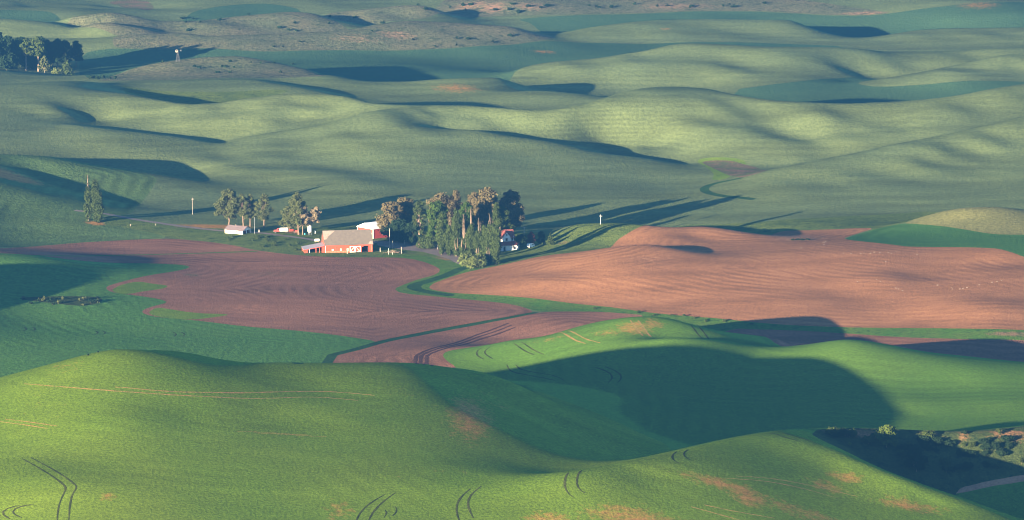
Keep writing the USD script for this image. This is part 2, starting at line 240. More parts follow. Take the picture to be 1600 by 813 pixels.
POINTS = [
 (700,813,20),(757,752,26.5),(640,765,26.5),(700,725,29),(1000,813,18),(1100,813,16.5),(1200,813,14.5),(1300,813,11),(1450,813,4.5),(1380,770,12.5),(1300,745,16.5),(1000,760,23),(850,790,22.5),
 (0,813,22),(200,813,25),(100,790,26),(120,757,31),(280,735,32),(330,780,27),(0,770,28.5),(0,690,34),(400,650,38),(400,700,34),(200,650,42),(600,650,35.5),(600,710,31),(500,610,40),(300,640,41),
 (760,620,31),(760,660,31.5),(820,665,27),(880,692,24),(930,706,22),
 (850,600,4),(780,590,12),(900,650,12),(1000,680,1),(1000,650,1),(1000,600,0),(1150,640,0),(1300,650,0),(1300,600,3),(1150,590,2),(1500,600,2),(1500,655,0),(1590,600,2),(1400,650,0),(1420,600,2.5),
 (1400,722,8),(1500,746,3),(1560,790,-2),(1590,750,3),(1590,700,9),(1450,700,9),(1340,700,14),
 (200,540,1),(450,560,0),(300,520,0),(500,545,0),(50,500,1),(50,560,1),(30,465,3),(100,470,4),(150,472,3),(0,440,4),(150,440,3),(60,412,11.3),(0,405,13.3),(130,414,8),(220,416,3),(280,418,1),(0,386,3),(150,392,1),(260,395,0),
 (300,420,1),(500,420,0.5),(650,420,0),(400,460,1.5),(400,500,0),(600,470,1),(600,520,-1),(750,480,-1),(650,555,0),(720,560,0),(700,549,0.5),(750,541,1.5),(800,470,-1),(900,475,-1),(850,495,0.5),(1000,488,0),(1200,510,-0.5),(1400,525,-1),(1590,530,0),(1590,560,-1),(1480,545,-1),
 (690,450,0),(800,440,3.2),(780,416,3),(860,398,5.5),(900,440,5.5),(1000,430,7.5),(1100,440,6.5),(1100,490,0.5),(900,465,1),(1200,420,9),(1300,440,7),(1300,398,12),(1200,395,11),(1110,397,10),(1400,397,13),(1400,430,9.5),(1430,455,4),(1350,480,2),(1550,390,14),(1600,420,11.5),(1520,440,9),(1590,430,10),(1500,480,5),(1590,470,8),(1590,505,1),(1450,505,0.5),
 (1060,375,10),(1150,385,10),(1250,375,9.5),(1350,365,8.5),(1320,375,10.5),(1450,370,12),(1590,385,13.5),(1450,355,10),(1414,349,10),(1300,355,5),(1200,352,4),(1590,365,15),(1500,350,14),
 (840,390,2.5),(900,372,6.5),(870,378,4.5),(720,400,0),(700,385,0),(600,390,0.5),(540,392,0.5),(480,392,1),(380,362,1.5),(440,375,1),(300,350,1.5),(640,370,0.5),(820,383,1),(560,370,0),
 (0,345,6),(100,345,6),(150,343,5),(200,360,1.5),(50,372,2),(0,375,2.5),(0,325,9),(100,325,8),(200,325,3.5),(60,275,12),(250,310,4),
 (300,330,2),(450,305,3),(600,315,2),(900,325,0),(1000,342,0),(820,345,0),(1200,335,1),(1400,328,3),(1590,318,6),(700,285,5),(900,285,3),(500,270,7),(400,250,9),(560,240,11),(650,240,11),(800,250,9),
 (0,215,17),(60,215,15),(200,235,12),(350,250,7),(420,290,3),
 (25,175,23),(100,162,26),(190,147,25),(160,134,23),(250,147,21.5),(330,150,22),(0,160,25),(60,150,26),(100,180,20),(200,180,20),(300,190,18),
 (360,217,12),(450,204,17),(550,186,22),(605,172,25.5),(480,190,19),(420,180,21),
 (670,197,16),(750,190,20),(850,200,15),(1000,180,22),(1000,215,12),(1050,235,7),(1100,200,18),(1200,190,19),(1200,225,10),(1090,290,1.5),(1100,265,3),(1150,262,4),(1140,284,3),(1290,232,9),(1350,215,15),(1450,190,22),(1250,245,8),
 (1300,290,6),(1400,270,9),(1500,250,13),(1590,230,18),(1590,270,12),(1500,290,7),
 (600,150,15),(480,140,21),(700,140,16),(560,140,17),(300,140,21),(250,135,21),(400,135,21),(720,155,13),
 (600,100,5),(700,85,5),(600,115,6),(750,110,5),(600,82,6),(800,80,6),(900,75,6),(1000,68,5),(250,85,7),(150,95,7),(60,108,8),(0,105,9),(160,120,10),(120,80,8),(230,118,16),(350,110,20),(470,118,19.5),(60,80,8),
 (1000,100,13),(1100,100,16),(1200,110,14),(1300,100,16),(850,125,6),(950,130,7),(1100,130,8),(1250,140,8),(1450,145,7),(1590,115,14),(1590,125,9),(850,155,9),(1400,100,13),(1500,88,14),
 (400,81,8),(550,78,8),(700,76,7),(240,76,8),(800,70,7),(870,62,6),(1100,58,7),(1200,60,6),(1500,62,5),(1400,66,4),(1590,62,6),(1300,66,4),
 (60,45,7),(200,45,6),(500,40,6),(620,26,7),(700,28,6),(800,25,6),(900,27,5),(1100,22,6),(1300,25,5),(1500,28,7),(1590,20,10),(1400,12,9),(1000,12,8),(1000,0,12),(750,8,11),(800,2,14),(300,20,8),(300,5,11),(50,15,10),(60,0,14),(200,5,9),(1300,5,10),(1590,0,12),(500,5,10),(640,0,9),
]
SLOPES = [  # how steeply the land climbs along the light's way, where it shows: (sideways, down, rise)
 (920,162,.09),(950,154,.08),(640,190,-.05),(652,201,-.06),(672,206,-.04),(700,188,-.01),(760,192,0),(400,213,.13),(450,202,.14),(500,194,.14),(560,182,.12),(420,187,.03),(350,190,.03),(300,185,.06),(200,36,-.03),(130,44,-.2),(180,48,-.2),(230,50,-.18),(250,42,-.06),(330,38,0),(370,40,0),(530,33,-.17),(560,38,-.17),(600,25,.02),(20,122,-.17),(60,120,-.17),(100,122,-.16),(40,10,-.1),(90,17,-.15),(130,19,-.14),(170,10,-.15),(220,12,-.12),(450,222,.08),(550,212,.08),(620,222,.09),(600,238,.10),(640,217,.10),
 (780,240,.02),(800,252,.02),(720,242,.03),(850,252,.04),(950,270,.03),(1020,275,.04),(1100,200,.08),(1230,220,-.06),(1200,208,.02),(1330,215,.07),(1390,195,.08),(1450,225,.02),(1500,240,-.02),(1550,215,.03),(1300,262,.09),(1350,277,.01),(1450,262,-.01),(1500,275,.04),(1250,290,.06),(1400,290,.05),
 (1040,150,.06),(1100,150,.02),(1150,170,.05),(1300,175,.03),(1500,170,.06),(1590,150,.07),(1590,190,.10),
 (900,106,.03),(1000,100,.04),(1060,90,.10),(1130,100,-.01),(1150,110,-.02),(1250,90,.04),(1300,95,0),(1400,105,.07),(1500,90,.05),(1500,115,-.01),(1590,92,-.03),
 (950,50,.08),(1050,45,.05),(1120,50,0),(1150,56,-.01),(1200,55,.03),(1400,62,.09),(1450,56,.03),(1550,55,-.02),
 (60,170,.12),(120,165,.10),(440,130,-.18),(480,138,-.18),(520,146,-.15),(430,128,-.16),(230,175,.06),(350,175,.05),(450,165,.02),(500,165,.06),(580,170,.08),(100,194,-.05),(60,200,-.01),(200,225,.05),(250,240,.06),(60,225,.04),(330,245,.02),(350,260,.03),(400,270,-.01),(430,240,.01),(500,265,-.02),(545,270,-.05),(580,285,-.06),(620,270,.07),(700,260,.06),
 (60,260,.09),(150,282,.07),(250,295,.04),(250,60,.03),(400,65,.05),(600,60,.08),(700,50,.03),(300,105,.06),(420,108,.01),
 (850,430,.05),(1000,410,.09),(1200,420,.07),(1350,410,.10),(1420,440,-.02),(1450,430,0),(1500,420,.05),(1550,410,.02),(1480,450,.08),(1300,470,.03),(1550,470,.02),(1600,490,.05),(1080,375,-.03),(700,440,.04),
 (300,640,.085),(500,660,.07),(100,735,.085),(1000,745,.08),(1450,600,.10),(1500,592,.12),(1430,640,.08),(20,292,-.17),(60,293,-.18),(120,303,-.18),(165,311,-.17),(110,312,-.12),(60,307,-.12),(40,330,.05),(120,338,.04),(770,598,-.22),(800,620,-.22),(840,645,-.22),(890,672,-.2),(940,695,-.18),(740,585,-.18),(1550,640,.06),
]
WORLD = [(-290,1980,9),(-313,1999,27),(-334,2017,35),(-360,2045,25),(-373,2063,30),(-395,2081,36),(-402,2100,14),(-426,2121,3),(-362,2197,2),(-379,2146,1),(-443,2070,3),(-370,2217,12),(-380,2226,20),(-406,2247,38),(-440,2276,38),(-391,1961,28),(-452,2012,26),(-275,2098,11),(-298,2118,8),(-329,2143,16),(-330,1909,10),(-288,2345,17),
 (-330,1790,14),(-310,1700,32),(-300,1600,30),(-420,1700,30),(-450,2500,22),(-450,2700,25),(-500,3000,10),
 (260,1600,-2),(320,1700,6),(330,1850,4),(380,2050,2),(400,2250,14),(450,2500,14),(470,2700,30),(500,3000,15),(550,3300,8),
 (0,1930,0),(-100,1860,0),(-170,1880,0),(60,1850,0),(0,3600,5),(-300,3600,12),(300,3600,10),(-300,3900,0),(0,4000,12),(350,3900,4)]
GX0, GX1, GY0, GY1, GS = -560.0, 560.0, 1380.0, 4200.0, 8.0
def solve_terrain():
    """Heights on a regular grid: the smoothest surface through the surveyed crests, slopes and hollows."""
    nx, ny = int((GX1 - GX0) / GS) + 1, int((GY1 - GY0) / GS) + 1
    rows, cols, vals, rhs = [], [], [], []; n = [0]
    def at_xy(x, y, terms, w, b):
        for dx, dy, c in terms:
            fx, fy = (x + dx - GX0) / GS, (y + dy - GY0) / GS
            i, j = np.clip(int(fx), 0, nx - 2), np.clip(int(fy), 0, ny - 2); a, e = fx - i, fy - j
            for di, dj, q in ((0,0,(1-a)*(1-e)),(1,0,a*(1-e)),(0,1,(1-a)*e),(1,1,a*e)):
                rows.append(n[0]); cols.append((i + di) * ny + j + dj); vals.append(w * c * q)
        rhs.append(w * b); n[0] += 1
    for L, drop, pts in CRESTS:
        p = np.array(pts, float); s = np.r_[0, np.cumsum(np.hypot(*np.diff(p[:, :2], axis=0).T))]
        q = np.linspace(0, s[-1], max(2, int(s[-1] / 10)))
        for u, v, z in np.stack([PchipInterpolator(s, p[:, k])(q) for k in range(3)], 1):
            t, k = ray(u, v); y = (H - z) / t; x = k * y
            at_xy(x, y, [(0,0,1)], 3, z)
            at_xy(x, y, [(0,8,1/16),(0,-8,-1/16)], 20, -t)
            at_xy(x + k * L, y + L, [(0,0,1)], 0.35, z - t * L - drop)
    for u, v, z in POINTS:
        t, k = ray(u, v); y = (H - z) / t
        at_xy(k * y, y, [(0,0,1)], 1.0, z)
    for x, y, z in WORLD: at_xy(x, y, [(0,0,1)], 1.0, z)
    D = lambda m: sparse.diags([1, -2, 1], [0, 1, 2], shape=(m - 2, m))
    D1 = lambda m: sparse.diags([-1, 1], [0, 1], shape=(m - 1, m))
    I = sparse.identity
    bx, by, bxy = sparse.kron(D(nx), I(ny)), sparse.kron(I(nx), D(ny)), sparse.kron(D1(nx), D1(ny))
    R = 0.4 * (bx.T @ bx + by.T @ by + 2 * bxy.T @ bxy) + 2e-5 * I(nx * ny)
    def solve():
        A = sparse.csr_matrix((vals, (rows, cols)), (n[0], nx * ny))
        return sparse.linalg.spsolve((A.T @ A + R).tocsc(), A.T @ np.array(rhs) + 2e-5 * 6.0 * np.ones(nx * ny), permc_spec='MMD_AT_PLUS_A').reshape(nx, ny)
    z = solve(); ys = np.arange(1400.0, 4150.0, 2.0); sx, sy = math.sin(SUN_AZ), math.cos(SUN_AZ)
    for u, v, g in SLOPES:                        # second pass: where each place lies is known now
        t, k = ray(u, v); h = ndimage.map_coordinates(z, [(k * ys - GX0) / GS, (ys - GY0) / GS], order=1)
        y = ys[np.argmax(h > H - t * ys)]
        for o in (-7, 7): at_xy(k * y + o * sy, y - o * sx, [(sx * 9, sy * 9, 1 / 18), (-sx * 9, -sy * 9, -1 / 18)], 26, g)
    return solve()
# ------------------------------------------------------------------ height of the land anywhere
_Z = ndimage.zoom(solve_terrain(), 2, order=3, grid_mode=False)
HX, HY = (GX1 - GX0) / (_Z.shape[0] - 1), (GY1 - GY0) / (_Z.shape[1] - 1)
_gx, _gy = np.meshgrid(GX0 + HX * np.arange(_Z.shape[0]), GY0 + HY * np.arange(_Z.shape[1]), indexing='ij')
def _fb(s, seed, oct=3): return meshkit.fbm(np.stack([_gx / s, _gy / s, 0 * _gx + .5], -1), oct, seed) - .5
_far = np.clip((_gy - 2250) / 350, 0, 1)
_Z = _Z + _fb(120, 3) * (0.5 + 1.8 * _far) + _fb(38, 5) * (0.3 + 0.4 * _far)
_C = ndimage.spline_filter(_Z)
def height(x, y):
    x, y = np.asarray(x, float), np.asarray(y, float)
    return ndimage.map_coordinates(_C, [((x - GX0) / HX).ravel(), ((y - GY0) / HY).ravel()], order=3, prefilter=False, mode='nearest').reshape(x.shape)
_ys = np.arange(1400.0, 4150.0, 1.5)
def ground(uv):
    """World points on the land seen through the given points of the photograph."""
    uv = np.asarray(uv, float).reshape(-1, 2); out = np.zeros((len(uv), 3))
    for c in range(0, len(uv), 200):
        t, k = ray(uv[c:c + 200, 0], uv[c:c + 200, 1])
        z = height(k[:, None] * _ys, np.broadcast_to(_ys, (len(t), len(_ys))))
        gap = z - (H - t[:, None] * _ys)
        i = np.argmax(gap > 0, 1); i = np.where((gap > 0).any(1), np.maximum(i, 1), len(_ys) - 1); r = np.arange(len(t))
        a, b = gap[r, i - 1], gap[r, i]; y = _ys[i - 1] + 1.5 * np.clip(-a / np.where(b - a == 0, 1, b - a), 0, 1)
        out[c:c + 200] = np.stack([k * y, y, height(k * y, y)], 1)
    return out
def outline(pts, closed=True, rounds=2):
    """A field edge on the map from points of the photograph: (u, v), ('w', x, y) for a place on the map, (u, v, b) for b metres beyond a crest."""
    px = [p for p in pts if p[0] != 'w']
    g = iter(ground([(p[0], p[1] + (1.2 if len(p) == 3 else 0)) for p in px]))
    xy = []
    for p in pts:
        if p[0] == 'w': xy.append(p[1:])
        else:
            q = next(g); xy.append((q[0] * (1 + (p[2] / q[1] if len(p) == 3 else 0)), q[1] + (p[2] if len(p) == 3 else 0)))
    xy = np.array(xy, float)
    for _ in range(rounds):                       # corner cutting: smooth edges
        if closed: n = np.roll(xy, -1, 0); xy = np.stack([.75 * xy + .25 * n, .25 * xy + .75 * n], 1).reshape(-1, 2)
        else: n = xy[1:]; xy = np.vstack([xy[:1], np.stack([.75 * xy[:-1] + .25 * n, .25 * xy[:-1] + .75 * n], 1).reshape(-1, 2), xy[-1:]])
    return xy
FIELDS = [  # name, look, label, outline; earlier ones lie over later ones
 ('farm_track', 'gravel', 'gravel farm road running past the poplars to the white shed', ('line', 4.0, [(120,329),(165,334),(205,342),(250,348.5),(300,355.5),(345,361),(400,363),(440,368),(480,373),(497,377)])),
 ('drive', 'gravel', 'gravel drive curving from the barn yard in front of the poplars', ('line', 9.0, [(588,378),(625,380),(655,388),(690,397),(715,403),(728,411)])),
 ('yard', 'gravel', 'bare gravel yard between the red barn and the grove', [(585,382),(600,376),(640,377),(690,386),(690,396),(650,393),(600,386)]),
 ('ditch', 'ditch_grass', 'dark grassy ditch slanting between two ploughed strips', ('line', 4.5, [(834,489),(800,496),(760,502.5),(690,515),(640,525),(600,533),(575,541),(545,549),(505,558),(465,568)])),
 ('field_divider', 'stream_grass', 'thin grass line dividing the two ploughed fields on the left', ('line', 3.0, [(-20,401),(60,400.5),(160,398.5),(250,397),(330,395),(400,393)])),
 ('creek', 'ditch_grass', 'dark creek bed winding through the green strip below the grove', ('line', 6.5, [(742,414),(722,419),(695,432),(665,440),(645,446),(648,452),(672,457),(700,461)])),
 ('grass_patch', 'bright_grass', 'upper bright green patch in the notch of the ploughed field', [(172,455),(185,446),(215,439),(240,444),(264,446),(258,451),(225,455),(195,461)]),
 ('grass_patch', 'bright_grass', 'lower long yellowish green patch along the ploughed field', [(228,490),(245,480),(262,483),(310,490),(367,491),(335,496),(300,500),(255,497)]),
 ('ploughed_field', 'plough_left', 'brown ploughed field on the left in front of the red barn', [(-60,393),(0,388),(50,385),(110,380),(180,376),(260,372),(320,377),(370,384),(392,390),(420,394),(440,396.5),(470,399.5),(520,402),(580,402.5),(630,402.5),(660,408),(683,417),(689,423),(680,430),(650,437),(620,449),(616,453),(628,459),(700,465),(760,471),(800,475),(828,483),(834,489),(800,496),(760,502.5),(690,515),(640,525),(600,533),(587,536),(585,532.5),(560,528.5),(500,520.5),(450,515.5),(400,512),(350,506),(300,500),(250,496.5),(225,491),(220,486),(237,479),(258,474.5),(262,471),(240,465.5),(200,460.5),(175,457),(165,452),(167,447),(187,441),(225,432),(275,424),(296,419),(296,415.5),(275,413),(225,411),(150,410),(100,405),(62,400),(0,396),(-60,393)]),
 ('ploughed_strip', 'plough_left', 'narrow brown ploughed strip between ditch and bright green hill', [(834,489.5),(870,486.5),(930,487),(985,490.5),(1010,493),(1040,496,18),(1075,506,30),(1130,512),(1200,515.5),(1262,517),(1325,521),(1400,527),(1475,530),(1600,533),(1700,536),('w',330,1950),('w',250,1935),(1600,566,6),(1500,556,8),(1400,542,8),(1325,532,8),(1270,538,8),(1240,540,6),(1200,527,8),(1150,521,8),(1112,515,8),(1075,506,8),(1037,497.5,8),(1012,496,8),(987,497,8),(950,501,8),(900,512,8),(850,526,8),(800,532,6),(750,540.5),(720,545),(698,549),(690,555),(700,566),(714,574),('w',-10,1840),('w',-180,1870),(465,568),(505,558),(545,549),(575,541),(600,533),(640,525),(690,515),(760,502.5),(800,496)]),
 ('ploughed_field', 'plough_right', 'large reddish brown ploughed hill on the right', [(670,449),(675,444),(687,439),(725,426),(750,421),(800,411),(850,399.5),(900,394),(940,389.5),(958,379),(982,364),(1003,354),(1020,353,14),(1050,356,14),(1100,355,14),(1125,357.5,14),(1175,364,8),(1210,361.5),(1250,360.5),(1300,358.5),(1340,356.5),(1368,356.5),(1345,363),(1322,370.5),(1318,374),(1340,377),(1400,383.5),(1420,386),(1480,386),(1550,387.5),(1575,392),(1600,402),(1700,430),('w',420,1985),(1700,519),(1600,516.5),(1512,514.5),(1450,512.5),(1350,512),(1262,509.5),(1200,506.5),(1125,497.5),(1075,494.5),(1025,490),(987,485),(950,479.5),(900,474.5),(850,468),(800,463),(750,460),(712,458.5),(687,455.5),(672,452)]),
 ('green_field', 'green_patch', 'smooth deep green crop patch beside the ploughed hill', [(1319,374),(1326,370.5),(1350,363),(1382,354.5),(1410,349.5),(1425,350),(1445,351.5),(1475,353.5),(1510,359),(1540,365),(1570,367),(1600,367),(1750,372),('w',420,2140),(1700,430),(1600,402),(1575,392),(1550,387.5),(1480,386),(1420,386),(1400,383.5),(1340,377)]),
 ('tan_hill', 'ripe_hill', 'rounded yellowish grass knoll behind the deep green patch', [(1412,349.5),(1425,344),(1440,340,8),(1475,331,8),(1520,325,10),(1560,324,10),(1600,328,10),(1700,342,10),('w',420,2200),(1750,372),(1600,367),(1570,367),(1540,365),(1510,359),(1475,353.5),(1445,351.5),(1425,350)]),
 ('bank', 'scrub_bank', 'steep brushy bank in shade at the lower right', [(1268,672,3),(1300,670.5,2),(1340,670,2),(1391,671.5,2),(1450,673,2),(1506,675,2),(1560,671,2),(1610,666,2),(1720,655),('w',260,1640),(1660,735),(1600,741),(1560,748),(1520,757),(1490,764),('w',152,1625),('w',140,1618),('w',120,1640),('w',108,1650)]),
 ('dirt_bank', 'bare_soil', 'pale strip of bare earth at the foot of the brushy bank', ('line', 4.0, [(1486,767),(1520,759.5),(1560,751),(1600,744.5),(1660,738)])),
 ('stream_bank', 'stream_grass', 'bright green strip along the creek between the ploughed fields', [(580,402.5),(630,402.5),(660,408),(683,417),(689,423),(680,430),(650,437),(620,449),(616,453),(628,459),(700,465),(760,471),(800,475),(828,483),(845,487.5),(870,486.5),(930,487),(985,490.5),(1010,493),(1040,496,18),(1075,506,30),(1130,512),(1200,515.5),(1262,517),(1325,521),(1400,527),(1475,530),(1600,533),(1700,536),(1700,519),(1600,516.5),(1512,514.5),(1450,512.5),(1350,512),(1262,509.5),(1200,506.5),(1125,497.5),(1075,494.5),(1025,490),(987,485),(950,479.5),(900,474.5),(850,468),(800,463),(750,460),(712,458.5),(687,455.5),(672,452),(670,449),(675,444),(687,439),(725,426),(750,421),(760,416),(735,408),(710,412),(690,405),(650,397),(600,398)]),
 ('meadow', 'rough_grass', 'rough grass around the farmstead and over the hill behind it', [(155,350),(165,338),(190,338),(230,346),(300,353.5),(345,358.5),(390,359),(450,356),(560,354),(640,352),(800,360),(860,372),(880,362),(895,353,6),(910,350.5,10),(940,349.5,10),(980,350,10),(1005,352,12),(1020,353,14),(1003,354),(982,364),(958,379),(940,389.5),(900,394),(850,399.5),(800,411),(750,421),(735,408),(690,405),(650,398),(600,398),(580,402.5),(520,402),(470,399.5),(440,396.5),(420,394),(392,390),(370,384),(320,377),(262,372),(245,365),(200,356)]),
 ('verge', 'rough_grass', 'rough green verge along the foot of the far wheat hills', [(1003,352,14),(1050,350),(1130,350.5),(1200,346),(1300,339.5),(1400,334),(1480,328),(1560,324,12),(1520,325,10),(1475,331,8),(1440,340,8),(1425,344),(1412,349.5),(1382,354.5),(1350,363),(1368,356.5),(1340,356.5),(1300,358.5),(1250,360.5),(1210,361.5),(1175,364,8),(1125,357.5,14),(1100,355,14),(1050,356,14)]),
 ('scrub_mound', 'scrub_bank', 'small brushy mound in the left green field', [(25,466),(50,464),(90,463),(130,463),(155,464),(163,469),(150,476),(125,479),(80,474),(45,470)]),
 ('wheat_field', 'wheat_near', 'sunlit yellow green wheat on the near hills', [('w',-500,1880),('w',-240,1840),('w',-150,1770),('w',-95,1745),(420,567,22),(500,567.6,22),(604,567,16),(657,569,12),(690,573,8),(716,577,4),(760,586),(820,604),(880,626),(950,652),(1010,680),(1050,698),(1070,703,4),(1130,687,6),(1199,675.5,6),(1269,671,3),('w',108,1650),('w',120,1640),('w',140,1618),('w',300,1560),('w',420,1380),('w',-450,1380)]),
 ('wheat_basin', 'wheat_basin', 'deep green wheat in the shaded hollow and the hills behind it', [(690,555),(698,549),(720,545),(750,540.5),(800,532,6),(850,526,8),(900,512,8),(950,501,8),(987,497,8),(1012,496,8),(1037,497.5,8),(1075,506,8),(1112,515,8),(1150,521,8),(1200,527,8),(1240,540,6),(1270,538,8),(1325,532,8),(1400,542,8),(1500,556,8),(1600,566,6),('w',250,1935),('w',420,1930),('w',450,1400),('w',-50,1500),('w',-20,1800),(714,574),(700,566)]),
 ('green_field', 'wheat_left', 'bluish green wheat field left of the brown ploughed field', [('w',-520,2230),(-60,393),(0,396),(62,400),(100,405),(150,410),(225,411),(275,413),(296,415.5),(310,430),(300,450),(330,480),(420,505),(600,525),(600,545),(465,575),('w',-180,1840),('w',-520,1820)]),
 ('wheat_field', 'wheat_upper_left', 'wheat slope below the pair of poplars on the left', [('w',-520,2560),(-60,241,12),(0,241,12),(75,245,12),(150,258,12),(200,266,8),(250,277),(235,300),(215,320),(205,338),(165,334),(155,350),(200,356),(245,365),(266,373),(180,377),(0,389),('w',-520,2260)]),
 ('wet_hollow', 'wet_hollow', 'brown rushy hollow at the bend of the draw', [(1093,253),(1110,251),(1145,251),(1165,258),(1190,263),(1205,267),(1180,272),(1160,278),(1145,276),(1130,270),(1115,264)]),
 ('bright_hollow', 'bright_grass', 'bright grass margin beside the brown rushy hollow', [(1085,250),(1110,246),(1150,247),(1165,252),(1168,259),(1145,251.5),(1110,251.5),(1093,253.5),(1115,264),(1130,270),(1145,276),(1125,282),(1110,281),(1118,273),(1105,262)]),
 ('draw', 'ditch_grass', 'dark grassy draw curling between two wheat slopes', ('line', 5.0, [(1155,279),(1128,284),(1108,289),(1098,296),(1106,302),(1130,307),(1175,311)])),
 ('mound', 'scrub_hill', 'brownish grass mound that carries the windmill', [(150,127),(165,122),(200,110,6),(240,100,8),(290,93,8),(330,89,8),(365,88,8),(400,92,8),(450,102,8),(490,112,6),(517,119.5),(470,121),(400,122.5),(300,124),(220,126)]),
 ('grass_bank', 'rough_grass', 'brown green grassy bank above the upper left wheat', [(190,132),(205,137),(240,141),(300,144),(350,144),(400,141.5),(440,140),(455,143),(430,148),(400,153),(350,159,4),(300,163,4),(250,156,4),(215,150,4),(195,145)]),
 ('green_field', 'green_far', 'dark green field filling the far hollow across the middle', [(120,85),(160,76),(240,78),(325,75),(400,81.5),(475,79.5),(550,78.5),(625,79.5),(700,76.5),(750,72.5),(800,70.5),(860,63.5),(930,67),(1000,69),(1050,67),(1130,66),(1250,69),(1340,73),(1350,77,10),(1300,75,10),(1200,74,10),(1125,70,10),(1075,69,10),(1012,79,8),(975,85,8),(925,92,8),(875,96,8),(837,101,8),(800,112,6),(780,123,10),(725,124,10),(675,126,10),(625,129,10),(585,129,10),(550,125,10),(517,119,10),(490,112,12),(450,102,14),(400,92,14),(365,88,14),(330,89,14),(290,93,14),(240,100,14),(200,110,10),(165,122),(130,124)]),
 ('green_field', 'green_far', 'dark green field in the far hollow at the right', [(1140,141),(1180,136),(1250,128),(1300,123),(1340,121),(1378,121),(1350,127),(1338,130.5),(1350,134),(1375,136),(1450,132),(1500,127.5),(1575,126.5),(1620,128),(1700,125),('w',420,2780),(1600,132,14),(1550,140,12),(1500,149,12),(1450,155,12),(1390,159,12),(1325,161,12),(1262,160,12),(1200,156,12),(1150,149,12)]),
 ('bare_strip', 'bare_soil', 'thin strip of bare pinkish soil on the far hill crest', [(1328,159,14),(1390,156,12),(1392,158,18),(1350,158.5,26)]),
 ('scrub_hill', 'scrub_hill', 'long brownish scrub hill behind the dark green field', [(180,75.5),(175,66),(178,58,6),(225,54,8),(287,53,8),(325,57,8),(400,55,8),(462,52,8),(500,50,8),(550,46,8),(575,41,8),(612,35,8),(637,33,8),(675,34,8),(725,37,8),(800,42,8),(870,56),(860,63),(800,70),(750,72),(700,76),(625,79),(550,78),(475,79),(400,81),(325,75),(240,77.5)]),
 ('scrub_hill', 'scrub_hill', 'brownish scrub ridge at the upper left beyond the grove', [(95,40),(112,27,6),(150,22,8),(175,21,8),(212,27,8),(250,34,8),(300,34,8),(350,29,8),(400,24,8),(450,20,8),(487,22,8),(525,32,6),(575,41),(550,46,8),(500,50,8),(462,52,8),(400,55,8),(325,57,8),(240,56),(180,50)]),
 ('scrub_hill', 'scrub_hill', 'small brown scrub hill beyond the long ridge', [(495,23),(510,21,6),(550,17,8),(600,12,8),(637,9.5,8),(662,11,8),(690,19),(672,28),(640,31),(600,35),(570,40),(530,31)]),
 ('scrub_hill', 'scrub_hill', 'bare brown scrub slope at the top edge', [(655,10),(690,2),(720,-8),(860,-8),(1000,-4),(1200,-8),(1260,2),(1400,20),(1380,22),(1290,24),(1240,20),(1180,17),(1080,17),(950,21),(850,25),(760,24),(690,24),(670,17)]),
 ('ploughed_field', 'wet_hollow', 'small ploughed patch at the top left with shade painted as darker brown', [(165,4),(190,0),(230,1),(242,10),(236,18),(215,14),(190,10)]),  # darker look paints shade onto the ploughed soil
 ('green_field', 'green_far', 'green field strip behind the far right hill', [(800,30),(860,26),(960,22),(1080,18),(1180,18),(1240,21),(1290,25),(1380,23),(1440,14),(1500,8),(1600,4),(1700,4),('w',520,3300),(1600,44,8),(1500,45,8),(1425,49,8),(1345,59,6),(1287,51,8),(1262,42,8),(1232,32.5,8),(1100,30,8),(1000,34,8),(950,40,8),(912,45,8),(875,52,8),(840,38)]),
 ('green_field', 'green_far', 'green field strip at the upper left beyond the grove', [(-60,14),(40,16),(100,22),(95,34),(60,31,10),(0,31,12),(-60,30,12)]),
 ('green_field', 'green_far', 'green slope at the top left of centre', [(255,36),(290,20),(340,10),(400,5),(440,8),(480,18),(450,20,10),(400,24,12),(350,29,12),(300,34,10)]),
]
BARE = [  # thin, reddish places in the crop: (u, v, half width, half height, strength)
 (735,650,26,38,.55),(770,630,20,20,.3),(700,735,70,8,.25),(625,615,40,12,.25),(1170,776,26,16,.6),(1290,760,30,10,.5),(1130,757,60,9,.6),(1000,812,90,20,.55),(860,812,50,14,.5),(1320,745,30,9,.55),(1420,790,60,12,.5),(1250,800,120,12,.45),
 (530,798,30,22,.4),(600,745,60,8,.2),(100,572,30,10,.35),(170,776,16,8,.45),(60,640,60,30,.2),(950,520,40,9,.4),(860,530,30,6,.35),(990,512,30,12,.55),(1020,505,20,8,.5),(560,690,60,14,.2),(300,580,140,10,.2),(450,590,70,8,.2),
 (715,138,45,9,.5),(640,142,60,6,.2),(850,81,25,3,.5),(3,272,36,7,.9),(40,160,40,8,.15),(1040,45,12,2,.5),(1530,8,40,6,.5),(215,48,25,6,.25),(260,68,50,5,.3),(560,60,60,10,.4),(620,55,40,8,.5),(770,12,25,10,.6),(735,8,20,7,.6),(830,10,40,8,.5),(1060,10,80,6,.5),(1350,21,40,3,.6),
 (1340,677,60,4,.6),(1455,678,20,6,.6),(1505,682,12,5,.5),(1580,679,40,4,.6),(300,545,0.1,0.1,0),(490,397,40,4,.2),(640,398,40,4,.3),(700,402,20,5,.7),(730,409,10,3,.3),(330,354,60,3,.9),(985,492,40,2,.3),(1580,522,40,3,.7),(880,380,9,2,.6),(150,349,14,3,.9),
 (1240,370,60,4,.5),(300,430,20,4,.5),(420,428,60,8,.35),(395,455,20,5,.3),(1020,405,60,10,.35),(1400,440,80,14,.25),
]
